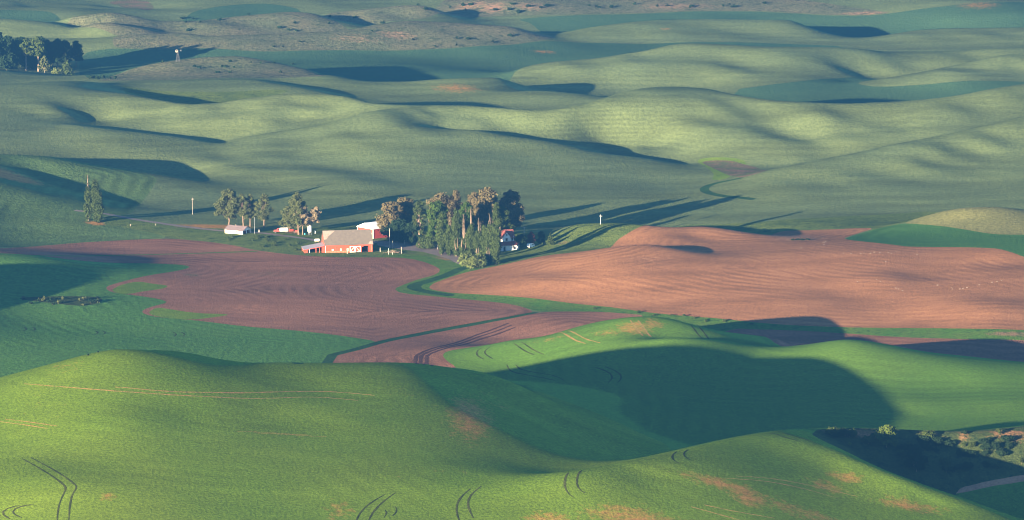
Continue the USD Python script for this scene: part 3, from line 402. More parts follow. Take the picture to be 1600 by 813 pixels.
# ------------------------------------------------------------------ one sheet of land, cut along the field edges
def build_land():
    half = 0.1096
    xi = np.r_[np.linspace(-.20, -half - .004, 30, endpoint=False), np.linspace(-half - .004, half + .004, 640), np.linspace(half + .004, .20, 31)[1:]]
    yr = np.r_[np.arange(1395, 2300, 2.3), np.arange(2300, 3000, 3.2), np.arange(3000, 3500, 4.0), np.arange(3500, 4195, 10.0)]
    V = np.stack([(xi[:, None] * yr).ravel(), np.broadcast_to(yr, (len(xi), len(yr))).ravel()], 1)
    idx = np.arange(len(V)).reshape(len(xi), len(yr)); a, b, c, d = idx[:-1, :-1].ravel(), idx[1:, :-1].ravel(), idx[1:, 1:].ravel(), idx[:-1, 1:].ravel()
    T = np.vstack([np.stack([a, b, c], 1), np.stack([a, c, d], 1)])
    out = []
    for name, look, label, edge in FIELDS:
        if edge[0] == 'line': xy = outline(edge[2], closed=False); geo = shapely.LineString(xy).buffer(edge[1] / 2)
        else: xy = outline(edge); geo = shapely.Polygon(xy).buffer(0)
        geo = shapely.simplify(geo, 0.25)
        x0, y0, x1, y1 = geo.bounds; m = (V[:, 0] > x0 - 8) & (V[:, 0] < x1 + 8) & (V[:, 1] > y0 - 14) & (V[:, 1] < y1 + 14)
        s = np.full(len(V), 1e3); mi = np.flatnonzero(m)
        shapely.prepare(geo); ring = geo.boundary; shapely.prepare(ring); P = shapely.points(V[mi])
        ins = shapely.contains(geo, P); tight = np.zeros(len(mi))
        near = shapely.distance(ring, P); s[mi] = np.where(ins, -near, near); s[np.abs(s) < 0.03] = 0.03
        k = (s[T] < 0).sum(1)
        inside, outside, mixed = T[k == 3], T[k == 0], T[(k == 1) | (k == 2)]
        if len(mixed):
            neg = s[mixed] < 0; lone = np.where(neg.sum(1) == 1, np.argmax(neg, 1), np.argmin(neg, 1)); r = np.arange(len(mixed))
            A, B, C = mixed[r, lone], mixed[r, (lone + 1) % 3], mixed[r, (lone + 2) % 3]
            E = np.vstack([np.stack([A, B], 1), np.stack([A, C], 1)]); E.sort(1)
            U, inv = np.unique(E, axis=0, return_inverse=True); inv = inv.ravel()
            w = s[U[:, 0]] / (s[U[:, 0]] - s[U[:, 1]]); new = V[U[:, 0]] + (V[U[:, 1]] - V[U[:, 0]]) * w[:, None]
            n0 = len(V); V = np.vstack([V, new]); p, q = n0 + inv[:len(mixed)], n0 + inv[len(mixed):]
            ln = neg.sum(1) == 1; one = np.stack([A, p, q], 1); two = np.vstack([np.stack([p, B, C], 1), np.stack([p, C, q], 1)]); ln2 = np.r_[ln, ln]
            inside = np.vstack([inside, one[ln], two[~ln2]]); outside = np.vstack([outside, one[~ln], two[ln2]])
        out.append((name, look, label, inside, geo)); T = outside
    out.append(('wheat_hills', 'wheat_hazed', 'pale green wheat on the rolling hills beyond the farm', T, None))
    Zv = height(V[:, 0], V[:, 1]); e = 1.2
    gx = (height(V[:, 0] + e, V[:, 1]) - height(V[:, 0] - e, V[:, 1])) / (2 * e); gy = (height(V[:, 0], V[:, 1] + e) - height(V[:, 0], V[:, 1] - e)) / (2 * e)
    N = np.stack([-gx, -gy, np.ones_like(gx)], 1); N /= np.linalg.norm(N, axis=1, keepdims=True)
    bare = np.zeros(len(V))
    for u, v, a, b, st in BARE:
        if st <= 0: continue
        g = ground([(u, v), (u + a, v), (u, v - b * .7), (u, v + b * .7)])
        rx = np.linalg.norm(g[1, :2] - g[0, :2]); ry = max(4.0, np.linalg.norm(g[2, :2] - g[3, :2]) / 1.4)
        m = (np.abs(V[:, 0] - g[0, 0]) < 3 * rx) & (np.abs(V[:, 1] - g[0, 1]) < 3 * ry)
        bare[m] = np.maximum(bare[m], st * np.exp(-.7 * (((V[m, 0] - g[0, 0]) / rx) ** 2 + ((V[m, 1] - g[0, 1]) / ry) ** 2)))
    used_labels = 0
    for name, look, label, F, geo in out:
        if not len(F): print('empty field', label); continue
        ids, inv = np.unique(F, return_inverse=True); F2 = inv.reshape(F.shape); v = np.c_[V[ids], Zv[ids]]
        m = usdkit.mesh(stage, '/World/' + numbered(name), (v, F2), LOOK[look])
        m.CreateNormalsAttr(Vt.Vec3fArray.FromNumpy(N[ids].astype(np.float32))); m.SetNormalsInterpolation('vertex')
        row = np.zeros(len(ids))
        if geo is not None and len(ids) > 60:
            ring = shapely.simplify(geo, 1.0).boundary; shapely.prepare(ring); row = shapely.distance(ring, shapely.points(v[:, :2]))
        else: row = v[:, 2] * 6.0 + v[:, 1] * .25
        api = UsdGeom.PrimvarsAPI(m)
        api.CreatePrimvar('bare', Sdf.ValueTypeNames.FloatArray, 'vertex').Set(Vt.FloatArray.FromNumpy(bare[ids].astype(np.float32)))
        api.CreatePrimvar('row', Sdf.ValueTypeNames.FloatArray, 'vertex').Set(Vt.FloatArray.FromNumpy(row.astype(np.float32)))
        tag(m, label, name.replace('_', ' '), kind='structure')
build_land()
def build_beyond():
    """Coarse hills from the edge of the surveyed land out to the horizon on every side."""
    s = np.r_[-np.geomspace(24000, 1400, 24), np.linspace(-1200, 1200, 25), np.geomspace(1400, 24000, 24)]
    t = np.r_[-np.geomspace(24000, 600, 20), np.linspace(-400, 1300, 14), np.linspace(1380, 4200, 48), np.geomspace(4350, 26000, 26)]
    X, Y = np.meshgrid(s, t, indexing='ij'); h = (meshkit.fbm(np.stack([X / 420, Y / 420, 0 * X], -1), 3, 11) - .45) * 46
    near = (np.abs(X) < .20 * Y) & (Y > 1390) & (Y < 4195)
    edge = np.clip(np.minimum.reduce([.20 * Y - np.abs(X) + 40, Y - 1300, 4260 - Y]) / 160, 0, 1)
    inside = height(np.clip(X, GX0, GX1), np.clip(Y, GY0, GY1))
    Z = np.where(near, np.minimum(inside, h) * 0 - 26, h * (1 - edge) + inside * edge - 1.0)
    Z = np.where((np.abs(X) < .17 * Y) & (Y > 1450) & (Y < 4100), -26, Z)
    # keep low what lies to the left, so that only the hills beside the view throw shadows into it
    left = (X < -120) & (X > -1800) & (Y > -800) & (Y < 4200) & ~near
    Z = np.where(left, np.minimum(Z, -2), Z)
    i = np.arange(X.size).reshape(X.shape)
    F = np.stack([i[:-1, :-1].ravel(), i[1:, :-1].ravel(), i[1:, 1:].ravel(), i[:-1, 1:].ravel()], 1)
    m = usdkit.mesh(stage, '/World/ground', (np.stack([X.ravel(), Y.ravel(), Z.ravel()], 1), F), LOOK['wheat_hazed'], smooth=True)
    tag(m, 'open farmland running on to the horizon all round', 'ground', kind='structure')
build_beyond()
def build_haze():
    b = trimesh.creation.box((60000, 60000, 370)); b.apply_translation((0, 1000, 157.5))
    usdkit.material(stage, '/World/Looks/haze_air', {'v': ('principled_volume', {'color': HAZE_COLOR, 'density': HAZE_DENSITY, 'anisotropy': 0.2})}, [], volume='v.volume')
    m = usdkit.mesh(stage, '/World/haze', b, UsdShade.Material.Get(stage, '/World/Looks/haze_air'))
    tag(m, 'thin bluish evening haze over the hills', 'haze', kind='stuff')
build_haze()
# ------------------------------------------------------------------ where things stand
def at(u, v):
    """The point of the land seen at (u, v) and the metres one pixel of the photograph spans there."""
    g = ground([(u, v)])[0]; return g, g[1] / FPX / 0.99
def h1(x, y): return float(height(np.array([x]), np.array([y]))[0])

# tyre tracks: strips of earth along the ground, the dark ones coloured for crop shade
def track(label, look, width, *lines):
    ms = []
    for pts in lines:
        xy = outline(pts, closed=False); ls = shapely.LineString(xy); n = max(3, int(ls.length / 2.0))
        p = np.array([ls.interpolate(k / n, True).coords[0] for k in range(n + 1)]); d = np.gradient(p, axis=0); d /= np.linalg.norm(d, axis=1, keepdims=True)
        s = np.stack([-d[:, 1], d[:, 0]], 1); w = width / 2 * (0.75 + 0.5 * rng.random(n + 1)) * np.sin(np.linspace(0.15, math.pi - .15, n + 1)) ** .35
        rowsv = [np.c_[p + s * (w * q)[:, None], height(*(p + s * (w * q)[:, None]).T) + e] for q, e in ((-1, .02), (0, .07), (1, .02))]
        v = np.concatenate(rowsv); i = np.arange(n); f = []
        for r in (0, n + 1): f += [np.stack([r + i, r + i + 1, r + n + 2 + i], 1), np.stack([r + i, r + n + 2 + i, r + n + 1 + i], 1)]
        f = np.vstack(f); f = f[:, ::-1]; ms.append(trimesh.Trimesh(v, f, process=False))
    m = usdkit.mesh(stage, '/World/' + numbered('tyre_tracks'), trimesh.util.concatenate(ms), LOOK[look], smooth=True)
    tag(m, label, 'tyre tracks', kind='structure')
track('pair of dark tyre tracks that bend sharply at the lower left', 'track_shade', .75, [(35,717),(75,740),(99,757),(104,763),(97,777),(91,792),(89,818)], [(48,715),(85,735),(116,756),(121,762),(113,772),(109,790),(107,818)])
track('pair of small dark looped tyre tracks at the lower left corner', 'track_shade', .75, [(32,790),(14,793),(3,800),(6,806),(16,811)], [(52,788),(30,792),(19,798),(22,804),(34,809)])
track('pair of dark tyre tracks leaving the bottom edge left of centre', 'track_shade', .7, [(555,818),(563,800),(580,785),(603,772)], [(573,818),(585,797),(600,783),(618,770)])
track('pair of short dark tyre track hooks near the bottom edge', 'track_shade', .6, [(602,797),(605,802),(600,809)], [(618,792),(621,799),(613,807)])
track('pair of long curved dark tyre tracks at bottom centre', 'track_shade', .8, [(719,818),(713,800),(714,787),(722,775),(735,764)], [(740,810),(732,795),(731,782),(738,771),(752,760)])
track('pair of curved dark tyre tracks on the right hill flank', 'track_shade', .8, [(888,739),(882,750),(883,763),(888,772),(896,777)], [(909,735),(902,744),(901,756),(905,765),(914,771)])
track('pair of tiny dark tyre track hooks near the right hill crest', 'track_shade', .75, [(1057,706),(1050,712),(1051,719),(1061,724)], [(1075,703),(1068,708),(1069,714),(1079,719)])
track('pair of faint dark tyre tracks on the right hill shoulder', 'track_shade', .6, [(1203,677),(1225,684),(1250,690)], [(1222,677),(1245,683),(1270,690)])
track('long pair of orange earth tyre tracks across the left hill', 'track_soil', .8, [(38,600),(80,604),(140,609),(200,613.5),(270,618),(350,622),(420,623),(480,620),(520,622),(560,626)], [(180,605),(240,611),(300,614),(380,614.5),(450,612),(500,611),(545,614),(585,618)])
track('short pair of orange tyre tracks at the left edge', 'track_soil', .55, [(0,659),(40,664),(75,670)], [(8,655),(50,660),(90,666)])
track('faint orange tyre tracks in the middle of the left hill', 'track_soil', .35, [(370,674),(420,676),(480,680)], [(395,676.5),(450,679),(510,683)])
track('long pair of orange tyre tracks over the right hill', 'track_soil', .5, [(1135,748),(1200,752),(1260,764),(1310,779)], [(1150,744),(1220,749),(1290,763),(1340,776)])
track('pair of orange tyre tracks at the bottom right of centre', 'track_soil', .6, [(1080,792),(1120,803),(1160,814)], [(1100,789),(1150,800),(1210,810)])
track('pair of dark tyre tracks on the light green hill', 'track_shade', .7, [(803,537),(818,548),(835,555)], [(815,535),(832,547),(850,554)])
track('two dark tyre track hooks at the tip of the light green hill', 'track_shade', .7, [(752,544),(744,550),(746,557),(757,562)], [(767,542),(757,548),(758,554),(770,561)])
track('pair of winding dark tyre tracks in the shaded hollow', 'track_shade', .7, [(792,570),(797,580),(815,585),(845,590),(868,595)], [(806,570),(813,578),(840,583),(870,588),(882,595)])
track('pair of hooked dark tyre tracks in the shaded hollow', 'track_shade', .7, [(930,574),(952,582),(958,590),(950,598)], [(945,573),(967,582),(972,590),(965,598)])
track('pair of dark tyre tracks down the back of the light green hill', 'track_shade', .8, [(1080,509),(1088,519),(1097,529)], [(1092,511),(1100,520),(1108,530)])
track('pair of orange tyre tracks on the light green hill', 'track_soil', .9, [(873,520),(895,531),(915,537)], [(887,517),(910,529),(938,536)])
track('pair of orange tyre tracks on the crest of the light green hill', 'track_soil', 1.1, [(985,501),(995,515),(1005,525)], [(997,501),(1005,512),(1018,527)])
track('wide dark wheel ruts curving through the ploughed strip', 'track_plough', 2.0, [(795,505),(770,515),(735,526),(690,541),(655,553),(647,559),(652,569)], [(800,508),(772,519),(738,528.5),(695,542.5),(662,553.5),(655,559),(662,570)], [(806,511),(778,522),(742,531.5),(702,543.5),(672,553),(664,559),(675,572)])
track('two small dark tyre track hooks in the left green field', 'track_shade', .7, [(37,511),(43,515),(35,517.5)], [(50,511),(57,515),(49,517.5)])
track('two tiny dark tyre track hooks in the middle of the left green field', 'track_shade', .7, [(149,517),(154,520.5),(148,523)], [(160,517),(166,520.5),(160,523)])
track('two small dark hooks at the right of the left green field', 'track_shade', .7, [(270,519),(277,523),(271,526)], [(283,519),(290,523),(284,526)])
track('thin dark line along the ploughed field below the barn', 'track_plough', 1.4, [(352,409.5),(385,408.5),(420,409.5)])
track('dark furrow on the ploughed strip right of the ditch', 'track_plough', .9, [(640,487),(700,486),(790,484)])

# ------------------------------------------------------------------ trees and bushes
def crown_mesh(blobs, n, leaf, r, hollow=.55, up=.25):
    """Leaf sprays scattered through ellipsoid boughs: (x, y, z, rx, ry, rz)."""
    B = np.array(blobs, float); w = (B[:, 3] * B[:, 4] + B[:, 4] * B[:, 5] + B[:, 3] * B[:, 5]); k = r.choice(len(B), n, p=w / w.sum())
    d = r.normal(size=(n, 3)); d /= np.linalg.norm(d, axis=1, keepdims=True); rad = (hollow + (1.06 - hollow) * r.random(n) ** .6) * (1 + .22 * r.normal(size=n) * (r.random(n) < .35))
    c = B[k, :3] + d * rad[:, None] * B[k, 3:6]
    s = leaf * r.uniform(.6, 1.35, n); nrm = d + r.normal(scale=.75, size=(n, 3)) + [0, 0, up]; nrm /= np.linalg.norm(nrm, axis=1, keepdims=True)
    t = np.cross(nrm, r.normal(size=(n, 3))); t /= np.linalg.norm(t, axis=1, keepdims=True); b = np.cross(nrm, t)
    q = [c + s[:, None] * (x * t + y * b) + nrm * (zz * s)[:, None] for x, y, zz in ((-.9, -.1, 0), (.1, -.75, .18), (.95, .12, 0), (-.05, .7, .15))]
    v = np.stack(q, 1).reshape(-1, 3); i = 4 * np.arange(n)[:, None]
    return trimesh.Trimesh(v, np.vstack([i + [0, 1, 2], i + [0, 2, 3]]), process=False)
def limb(pts, radii):
    return [rod(pts[i], pts[i + 1], radii[i], radii[i + 1], 7) for i in range(len(pts) - 1)]
def broad_tree(label, u, v, top, width, look='olive_leaf', bark='bark', lean=0.0, bare=.28, density=1.0, group=None, seed=0, name='tree', push=0.0, boughs=None, cat='tree', leaf=None):
    """A broad tree with its foot at (u, v) and its top at v = top; width in pixels."""
    g, m = at(u, v); g = g.copy()
    if push: g[1] += push; g[0] *= 1 + push / (g[1] - push); g[2] = h1(g[0], g[1])
    hh, W = (v - top) * m - push * .14, width * m; r = np.random.default_rng(1000 + seed); root = thing(name, label, cat, g, 0, group)
    tr = max(.16, hh * .022); n = boughs or int(12 + W * 1.1)
    mid = np.array([lean * .5 * hh, 0, bare * hh]); topc = np.array([lean * hh, 0, hh * .80])
    wood = limb([(0, 0, -.5), (mid[0] * .5, 0, mid[2] * .6), mid, topc], [tr * 1.35, tr, tr * .8, tr * .25]); blobs = []
    for k in range(n):
        f = (k + .5) / n; z = hh * (bare + (1 - bare) * (.12 + .80 * f)); a = k * 2.4 + r.uniform(-.5, .5)
        env = math.sin(math.pi * min(1, (.22 + .78 * (z / hh - bare) / (1 - bare)))) ** .6
        R = W / 2 * env * r.uniform(.30, .86); br = W * r.uniform(.09, .185) * (.75 + .35 * env)
        c = np.array([lean * z + R * math.cos(a), R * math.sin(a) * .9, min(z, hh - br * .7)])
        blobs.append([*c, br * r.uniform(.9, 1.25), br * r.uniform(.9, 1.25), br * r.uniform(.65, .95)])
        s = np.array([lean * z * .6, 0, max(mid[2], z * .62)]); wood += limb([s, (s + c) / 2 + [0, 0, .06 * hh * r.random()], c], [tr * .42, tr * .26, tr * .07])
    blobs.append([lean * hh, 0, hh - W * .12, W * .13, W * .13, W * .12])
    leaf = leaf or max(.34, W * .036); area = sum(b[3] * b[4] + b[4] * b[5] + b[3] * b[5] for b in blobs)
    part(root, 'trunk', wood, bark, smooth=40)
    part(root, 'crown', crown_mesh(blobs, int(min(8000, density * 5.2 * area / leaf ** 2)), leaf, r), look)
    return root
def column_tree(label, u, v, top, width, look='poplar_leaf', spire=None, bare_from=None, group=None, seed=0, name='poplar', cat='poplar'):
    """A narrow poplar; spire = v of the tip of a dead bare top above the leaves."""
    g, m = at(u, v); hh, W = (v - top) * m, width * m * 1.38; r = np.random.default_rng(2000 + seed); root = thing(name, label, cat, g, 0, group); blobs = []
    n = int(hh / 1.1)
    for k in range(n):
        f = (k + .3) / n; z = hh * (.05 + .93 * f); env = min(1, .5 + 1.6 * f) * (1 - max(0, f - .68) / .32 * .62)
        for _ in range(2):
            a = r.uniform(0, 6.28); R = W / 2 * env * r.uniform(.15, .55)
            blobs.append([R * math.cos(a), R * math.sin(a), z, W * .27 * env + .15, W * .27 * env + .15, 1.5])
    area = sum(b[3] * b[4] + b[4] * b[5] + b[3] * b[5] for b in blobs); leaf = .42
    part(root, 'trunk', limb([(0, 0, -.5), (0, 0, hh * .5), (0, 0, hh * .93)], [.38, .24, .06]), 'pale_bark', smooth=40)
    part(root, 'crown', crown_mesh(blobs, int(min(9000, 4.2 * area / leaf ** 2)), leaf, r, .4, .6), look)
    if spire:
        H2 = (v - spire) * m; w = []; z0 = hh * .66
        for k in range(3):
            a, R = r.uniform(0, 6.28), W * r.uniform(.06, .20); zz = r.uniform(.70, .97) * H2
            w += limb([(0, 0, z0 * r.uniform(.9, 1.2)), (R * math.cos(a), R * math.sin(a), (z0 + zz) / 2), (R * .8 * math.cos(a), R * .8 * math.sin(a), zz)], [.14, .12, .04])
        w += limb([(0, 0, z0), (0, 0, H2)], [.24, .06])
        part(root, 'dead_branches', w, 'pale_bark', 'bare dead branches standing above the leaves')
        n2 = 160; zz = r.uniform(z0, H2, n2); tw = [[r.normal(0, W * .07), r.normal(0, W * .07), z, .1, .1, .5] for z in zz[:30]]
        part(root, 'twigs', crown_mesh(tw, n2, .22, r), 'brown_leaf', 'fine dry twigs on the dead top', kind='stuff')
    if bare_from:
        w = []
        for k in range(3):
            a = r.uniform(-2.4, -.8); z0, z1 = .10 * hh, (v - bare_from) * m * r.uniform(.6, 1.0)
            w += limb([(.3 * math.cos(a), .3 * math.sin(a), z0), (W * .42 * math.cos(a), W * .46 * math.sin(a), z1 * .6), (W * .36 * math.cos(a), W * .40 * math.sin(a), z1)], [.14, .12, .04])
        part(root, 'bare_branches', w, 'pale_bark', 'bare pale branches on the sunny side')
    return root
def bush(label, u, v, top, width, look='bush_leaf', group=None, seed=0, name='bush', cat='bush', cone=False, leaf=None, stems=True):
    g, m = at(u, v); hh, W = (v - top) * m, width * m; r = np.random.default_rng(3000 + seed); root = thing(name, label, cat, g, 0, group); blobs = []
    n = 4 if W < 3 else 11
    for k in range(n):
        a = k * 2.4 + r.uniform(-.4, .4); f = (k + .5) / n; R = W / 2 * (r.uniform(.35, .72) if not cone else (1 - f) * .55); br = W * (.24 if not cone else .30 * (1.1 - f))
        z = hh * ((.30 + .48 * r.random()) if not cone else (.1 + .85 * f)); blobs.append([R * math.cos(a), R * math.sin(a), z, br, br, min(hh * .36, br * 1.3)])
    if not cone: blobs.append([0, 0, hh * .66, W * .25, W * .25, hh * .34])
    leaf = leaf or max(.2, min(.42, W * .07)); area = sum(b[3] * b[4] + b[4] * b[5] + b[3] * b[5] for b in blobs)
    part(root, 'stem', limb([(0, 0, -.3), (0.02 * W, 0, hh * .6)], [max(.05, .02 * W), .03]), 'bark')
    part(root, 'crown', crown_mesh(blobs, int(min(3000, 2.6 * area / leaf ** 2)), leaf, r), look)
    return root
P3 = 'narrow poplars standing alone on the left'
column_tree('left poplar of the lone clump, with a tall bare dead top', 138, 345, 291, 10.5, spire=273, seed=1)
column_tree('tallest green poplar in the middle of the lone left clump', 149.5, 346.5, 280, 12, seed=2)
column_tree('shorter right poplar of the lone left clump', 155.5, 347.5, 299, 10, seed=3)
broad_tree('leftmost wide tree behind the white shed, with drooping low branches', 357, 354, 295, 42, lean=.05, bare=.14, seed=1, density=.85)
broad_tree('tree behind the roof of the white shed, with a tall bare trunk', 381, 355, 302, 24, lean=-.06, bare=.2, seed=2)
broad_tree('tree with a forked pale trunk right of the white shed', 391, 354, 303, 27, bare=.2, seed=3)
broad_tree('thin loose tree right of the light pole beside the white shed', 412.5, 355, 302, 28, bare=.14, seed=4, density=.7)
broad_tree('tall olive tree behind the cream feed bin', 467, 367, 300, 32, bare=.16, seed=5, lean=-.03)
broad_tree('low spreading olive tree over the red farm truck', 452, 364, 322, 34, bare=.15, seed=6, density=.75)
broad_tree('pale blossoming tree with a thick trunk left of the cream feed bin', 473, 367, 320, 25, look='pale_leaf', bare=.28, seed=7)
broad_tree('pale tree leaning right over the cream feed bin', 482, 366, 323, 24, look='pale_leaf', bark='pale_bark', lean=.28, bare=.40, seed=8, density=.8)
# the grove round the house
broad_tree('leftmost brownish tree of the grove, beside the white-roofed shop', 611, 373, 315, 44, look='brown_leaf', bare=.16, seed=10)
broad_tree('second brownish tree from the left in the grove', 634, 374, 308, 40, look='brown_leaf', bare=.2, seed=11, push=12)
broad_tree('dark gnarled tree with pale bare branches, left of the bright green maple', 655, 383, 312, 30, look='poplar_leaf', bark='pale_bark', bare=.12, seed=12, density=.75)
broad_tree('large bright green maple in the left half of the grove', 685, 388, 313, 46, look='maple_leaf', bare=.05, seed=13, boughs=26)
broad_tree('brown-topped tree showing above the bright green maple', 690, 387, 303, 50, look='brown_leaf', bare=.3, seed=14, push=22)
broad_tree('brown-topped tree at the notch right of the maple', 712, 388, 297, 30, look='brown_leaf', bare=.3, seed=15, push=26)
broad_tree('bright green crown rising behind the middle poplars', 729, 393, 315, 36, look='maple_leaf', bare=.3, seed=16, push=6)
broad_tree('tallest brown tree of the grove, behind the poplar row', 762, 388, 292, 46, look='brown_leaf', bare=.25, seed=17, push=12, boughs=24)
broad_tree('brown tree left of the tallest tree of the grove', 741, 388, 300, 38, look='brown_leaf', bare=.3, seed=18, push=18)
broad_tree('rightmost big dark tree of the grove, behind the white house', 797, 384, 299, 46, look='brown_leaf', bare=.2, seed=19, push=22, boughs=26, density=1.2)
broad_tree('dark tree filling the grove just behind the white house', 782, 386, 322, 40, look='poplar_leaf', bare=.1, seed=20, push=14, boughs=22)
broad_tree('dark low tree at the left of the grove, behind the yard pole', 622, 380, 344, 44, look='dark_leaf', bare=.05, seed=21, push=4)
broad_tree('dark low tree behind the yard, left of the maple', 646, 384, 346, 34, look='dark_leaf', bare=.05, seed=22, push=4)
for i, (u, v, t, w, sp, bf, lab) in enumerate([
  (690, 398, 333, 13, None, None, 'leftmost poplar of the row in front of the grove'),
  (702, 399, 352, 12, 338, None, 'poplar with a short bare top, second from the left of the row'),
  (713, 400.5, 327, 14, None, 366, 'tall leafy poplar with bare branches low on its front'),
  (724.5, 401, 372, 11, 334, 360, 'mostly bare poplar, its thin dead top standing high in the row'),
  (736, 403, 350, 13, 323, None, 'poplar with the tallest dead bare top in the row'),
  (748, 404, 361, 13, 340, 380, 'poplar with a thin dead top right of the tallest dead top'),
  (757, 406, 352, 10, None, None, 'short slender leafy poplar inside the right half of the row'),
  (764.5, 413, 347, 12, 332, 385, 'poplar with a dead top second from the right of the row'),
  (775, 413.5, 316, 15, None, None, 'rightmost and tallest poplar of the row, beside the white house')]):
    column_tree(lab, u, v, t, w, spire=sp, bare_from=bf, seed=10 + i)
for i, (u, v, t, w, lab) in enumerate([(697, 397, 366, 16, 'low dark undergrowth tree between the two leftmost poplars'), (709, 398.5, 360, 17, 'dark undergrowth tree behind the second and third poplars'), (722, 399.5, 352, 18, 'dark undergrowth tree behind the bare poplar'), (739, 401, 354, 18, 'dark undergrowth tree behind the middle of the poplar row'), (754, 403, 350, 18, 'dark undergrowth tree behind the right part of the poplar row')]):
    broad_tree(lab, u, v, t, w, look='poplar_leaf', bare=.04, seed=90 + i, boughs=16)
bush('big light green bush at the foot of the poplar row', 735, 420, 397, 38, seed=1, leaf=.5)
bush('rounded green bush left of the poplar row at the yard', 669, 388.5, 371, 32, look='poplar_leaf', seed=2)
bush('dark round bush right of the white house', 814, 386, 366, 17, look='dark_leaf', seed=3)
bush('small upright green shrub beside the reddish tree', 824, 386, 372, 8, look='olive_leaf', seed=4, cone=True)
broad_tree('small reddish leaved tree right of the white house', 830, 385, 362, 15, look='red_leaf', bare=.08, seed=30, name='tree')
broad_tree('dark round tree right of the reddish tree', 845, 384.5, 361, 16, look='dark_leaf', bare=.05, seed=31)
bush('small dark conifer at the right end of the house garden', 860, 383.5, 362, 13, look='poplar_leaf', seed=5, cone=True, name='conifer', cat='conifer')
# the near gully
broad_tree('sunlit lone tree on the brushy bank at the lower right', 1385, 699, 664, 38, look='painted_sun_leaf', bare=.08, seed=40, boughs=20, leaf=.30)
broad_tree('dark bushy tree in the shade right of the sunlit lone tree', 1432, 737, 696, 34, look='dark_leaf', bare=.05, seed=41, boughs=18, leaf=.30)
r_ = np.random.default_rng(5)
for i in range(64):
    u = r_.uniform(1300, 1598); f = r_.random() ** .8; v = 678 + f * (62 if u > 1470 else max(4, min(62, (u - 1290) * .36 - 8)))
    bush('small dark shrub growing on the brushy bank at the lower right', u, v, v - r_.uniform(6, 14), r_.uniform(9, 22), look=('dark_leaf', 'poplar_leaf', 'dark_leaf')[i % 3], group='shrubs on the brushy bank', seed=50 + i, name='shrub', cat='shrub')
for i, (u, v, lab) in enumerate([(1327, 697, 'pale shrub with painted sunlight at the left end of the brushy bank'), (1428, 700, 'small shrub painted as a sunlit tip just left of the dark bushy tree')]):
    bush(lab, u, v, v - 8, 6, look='painted_sun_leaf', seed=140 + i, name='shrub', cat='shrub')  # sunlight on these shrubs is painted by the brighter leaf
# far grove at the upper left
FG = [(12,103,56,34,'dark_leaf','dark tree at the left edge of the far grove'),(-6,108,50,40,'dark_leaf','dark tree half cut by the left edge of the photo'),(26,106,62,28,'dark_leaf','dark tree second from the left edge in the far grove'),(41,110,60,30,'olive_leaf','far grove tree with the leftmost tall pale trunk'),
      (53,103,62,26,'dark_leaf','far grove tree between the two pale trunks'),(60,112,58,30,'olive_leaf','far grove tree with the right tall pale trunk'),(74,108,62,28,'dark_leaf','dark tree right of the pale trunks in the far grove'),(90,110,61,30,'dark_leaf','dark tree above the conifer of the far grove'),
      (101,106,63,26,'dark_leaf','second tree from the right end of the far grove'),(119,104,64,24,'dark_leaf','rightmost tree of the far grove with a leaning trunk'),(70,115,88,20,'olive_leaf','low olive tree at the front of the far grove'),(33,104,58,34,'dark_leaf','broad dark tree behind the left pale trunk of the far grove'),(65,103,58,36,'dark_leaf','broad dark tree behind the right pale trunk of the far grove'),(83,104,66,34,'dark_leaf','broad dark tree at the back of the far grove above the conifer'),(10,110,84,40,'dark_leaf','low dark tree at the left front of the far grove'),(48,108,82,40,'dark_leaf','low dark tree between the pale trunks of the far grove')]
for i, (u, v, t, w, lk, lab) in enumerate(FG):
    broad_tree(lab, u, v, t, w, look='poplar_leaf' if lk == 'olive_leaf' and t < 80 else lk, bark='pale_bark' if lk == 'olive_leaf' else 'bark', bare=.42 if lk == 'olive_leaf' and t < 80 else .15, seed=60 + i, leaf=.8)
bush('cone shaped conifer at the right front of the far grove', 104, 118.5, 84, 19, look='poplar_leaf', seed=6, cone=True, name='conifer', cat='conifer', leaf=.7)
bush('pale low bush at the foot of the far grove', 88, 117, 107, 15, look='bush_leaf', seed=7, leaf=.6)
bush('pale small bush left of the low bush in the far grove', 68, 112, 101, 12, look='bush_leaf', seed=8, leaf=.6)
for i, (u, v, w) in enumerate([(143,123,9),(152,124,8),(161,122,7),(171,124,6),(180,124,6)]):
    bush('small dark bush in the row on the crest below the far grove', u, v, v - 4.5, w, look='dark_leaf', group='bush row on the crest', seed=160 + i, name='shrub', cat='shrub', leaf=.6)
for i in range(70):                               # scrub scattered on the far brown hills
    k = i % 5; u, v = [(r_.uniform(650, 870), r_.uniform(6, 24)), (r_.uniform(900, 1200), r_.uniform(6, 15)), (r_.uniform(400, 800), r_.uniform(48, 74)), (r_.uniform(250, 460), r_.uniform(94, 118)), (r_.uniform(280, 600), r_.uniform(20, 50))][k]
    bush('small dark shrub dotted over the far brown hills', u, v, v - r_.uniform(2, 4), r_.uniform(3, 8), look='dark_leaf', group='shrubs on the far brown hills', seed=200 + i, name='shrub', cat='shrub', leaf=.7)
for i in range(26):
    u, v = r_.uniform(35, 158), r_.uniform(466, 477)
    bush('low dark shrub on the mound in the left green field', u, v, v - r_.uniform(2, 5), r_.uniform(4, 9), look=('dark_leaf', 'olive_leaf')[i % 2], group='shrubs on the field mound', seed=300 + i, name='shrub', cat='shrub', leaf=.35)
for i, (u, v, lab) in enumerate([(137.5, 555.5, 'left dark tuft on the crest of the near left hill'), (153, 551.5, 'right dark tuft on the crest of the near left hill')]):
    bush(lab, u, v, v - 2.6, 4, look='dark_leaf', seed=340 + i, name='shrub', cat='shrub')
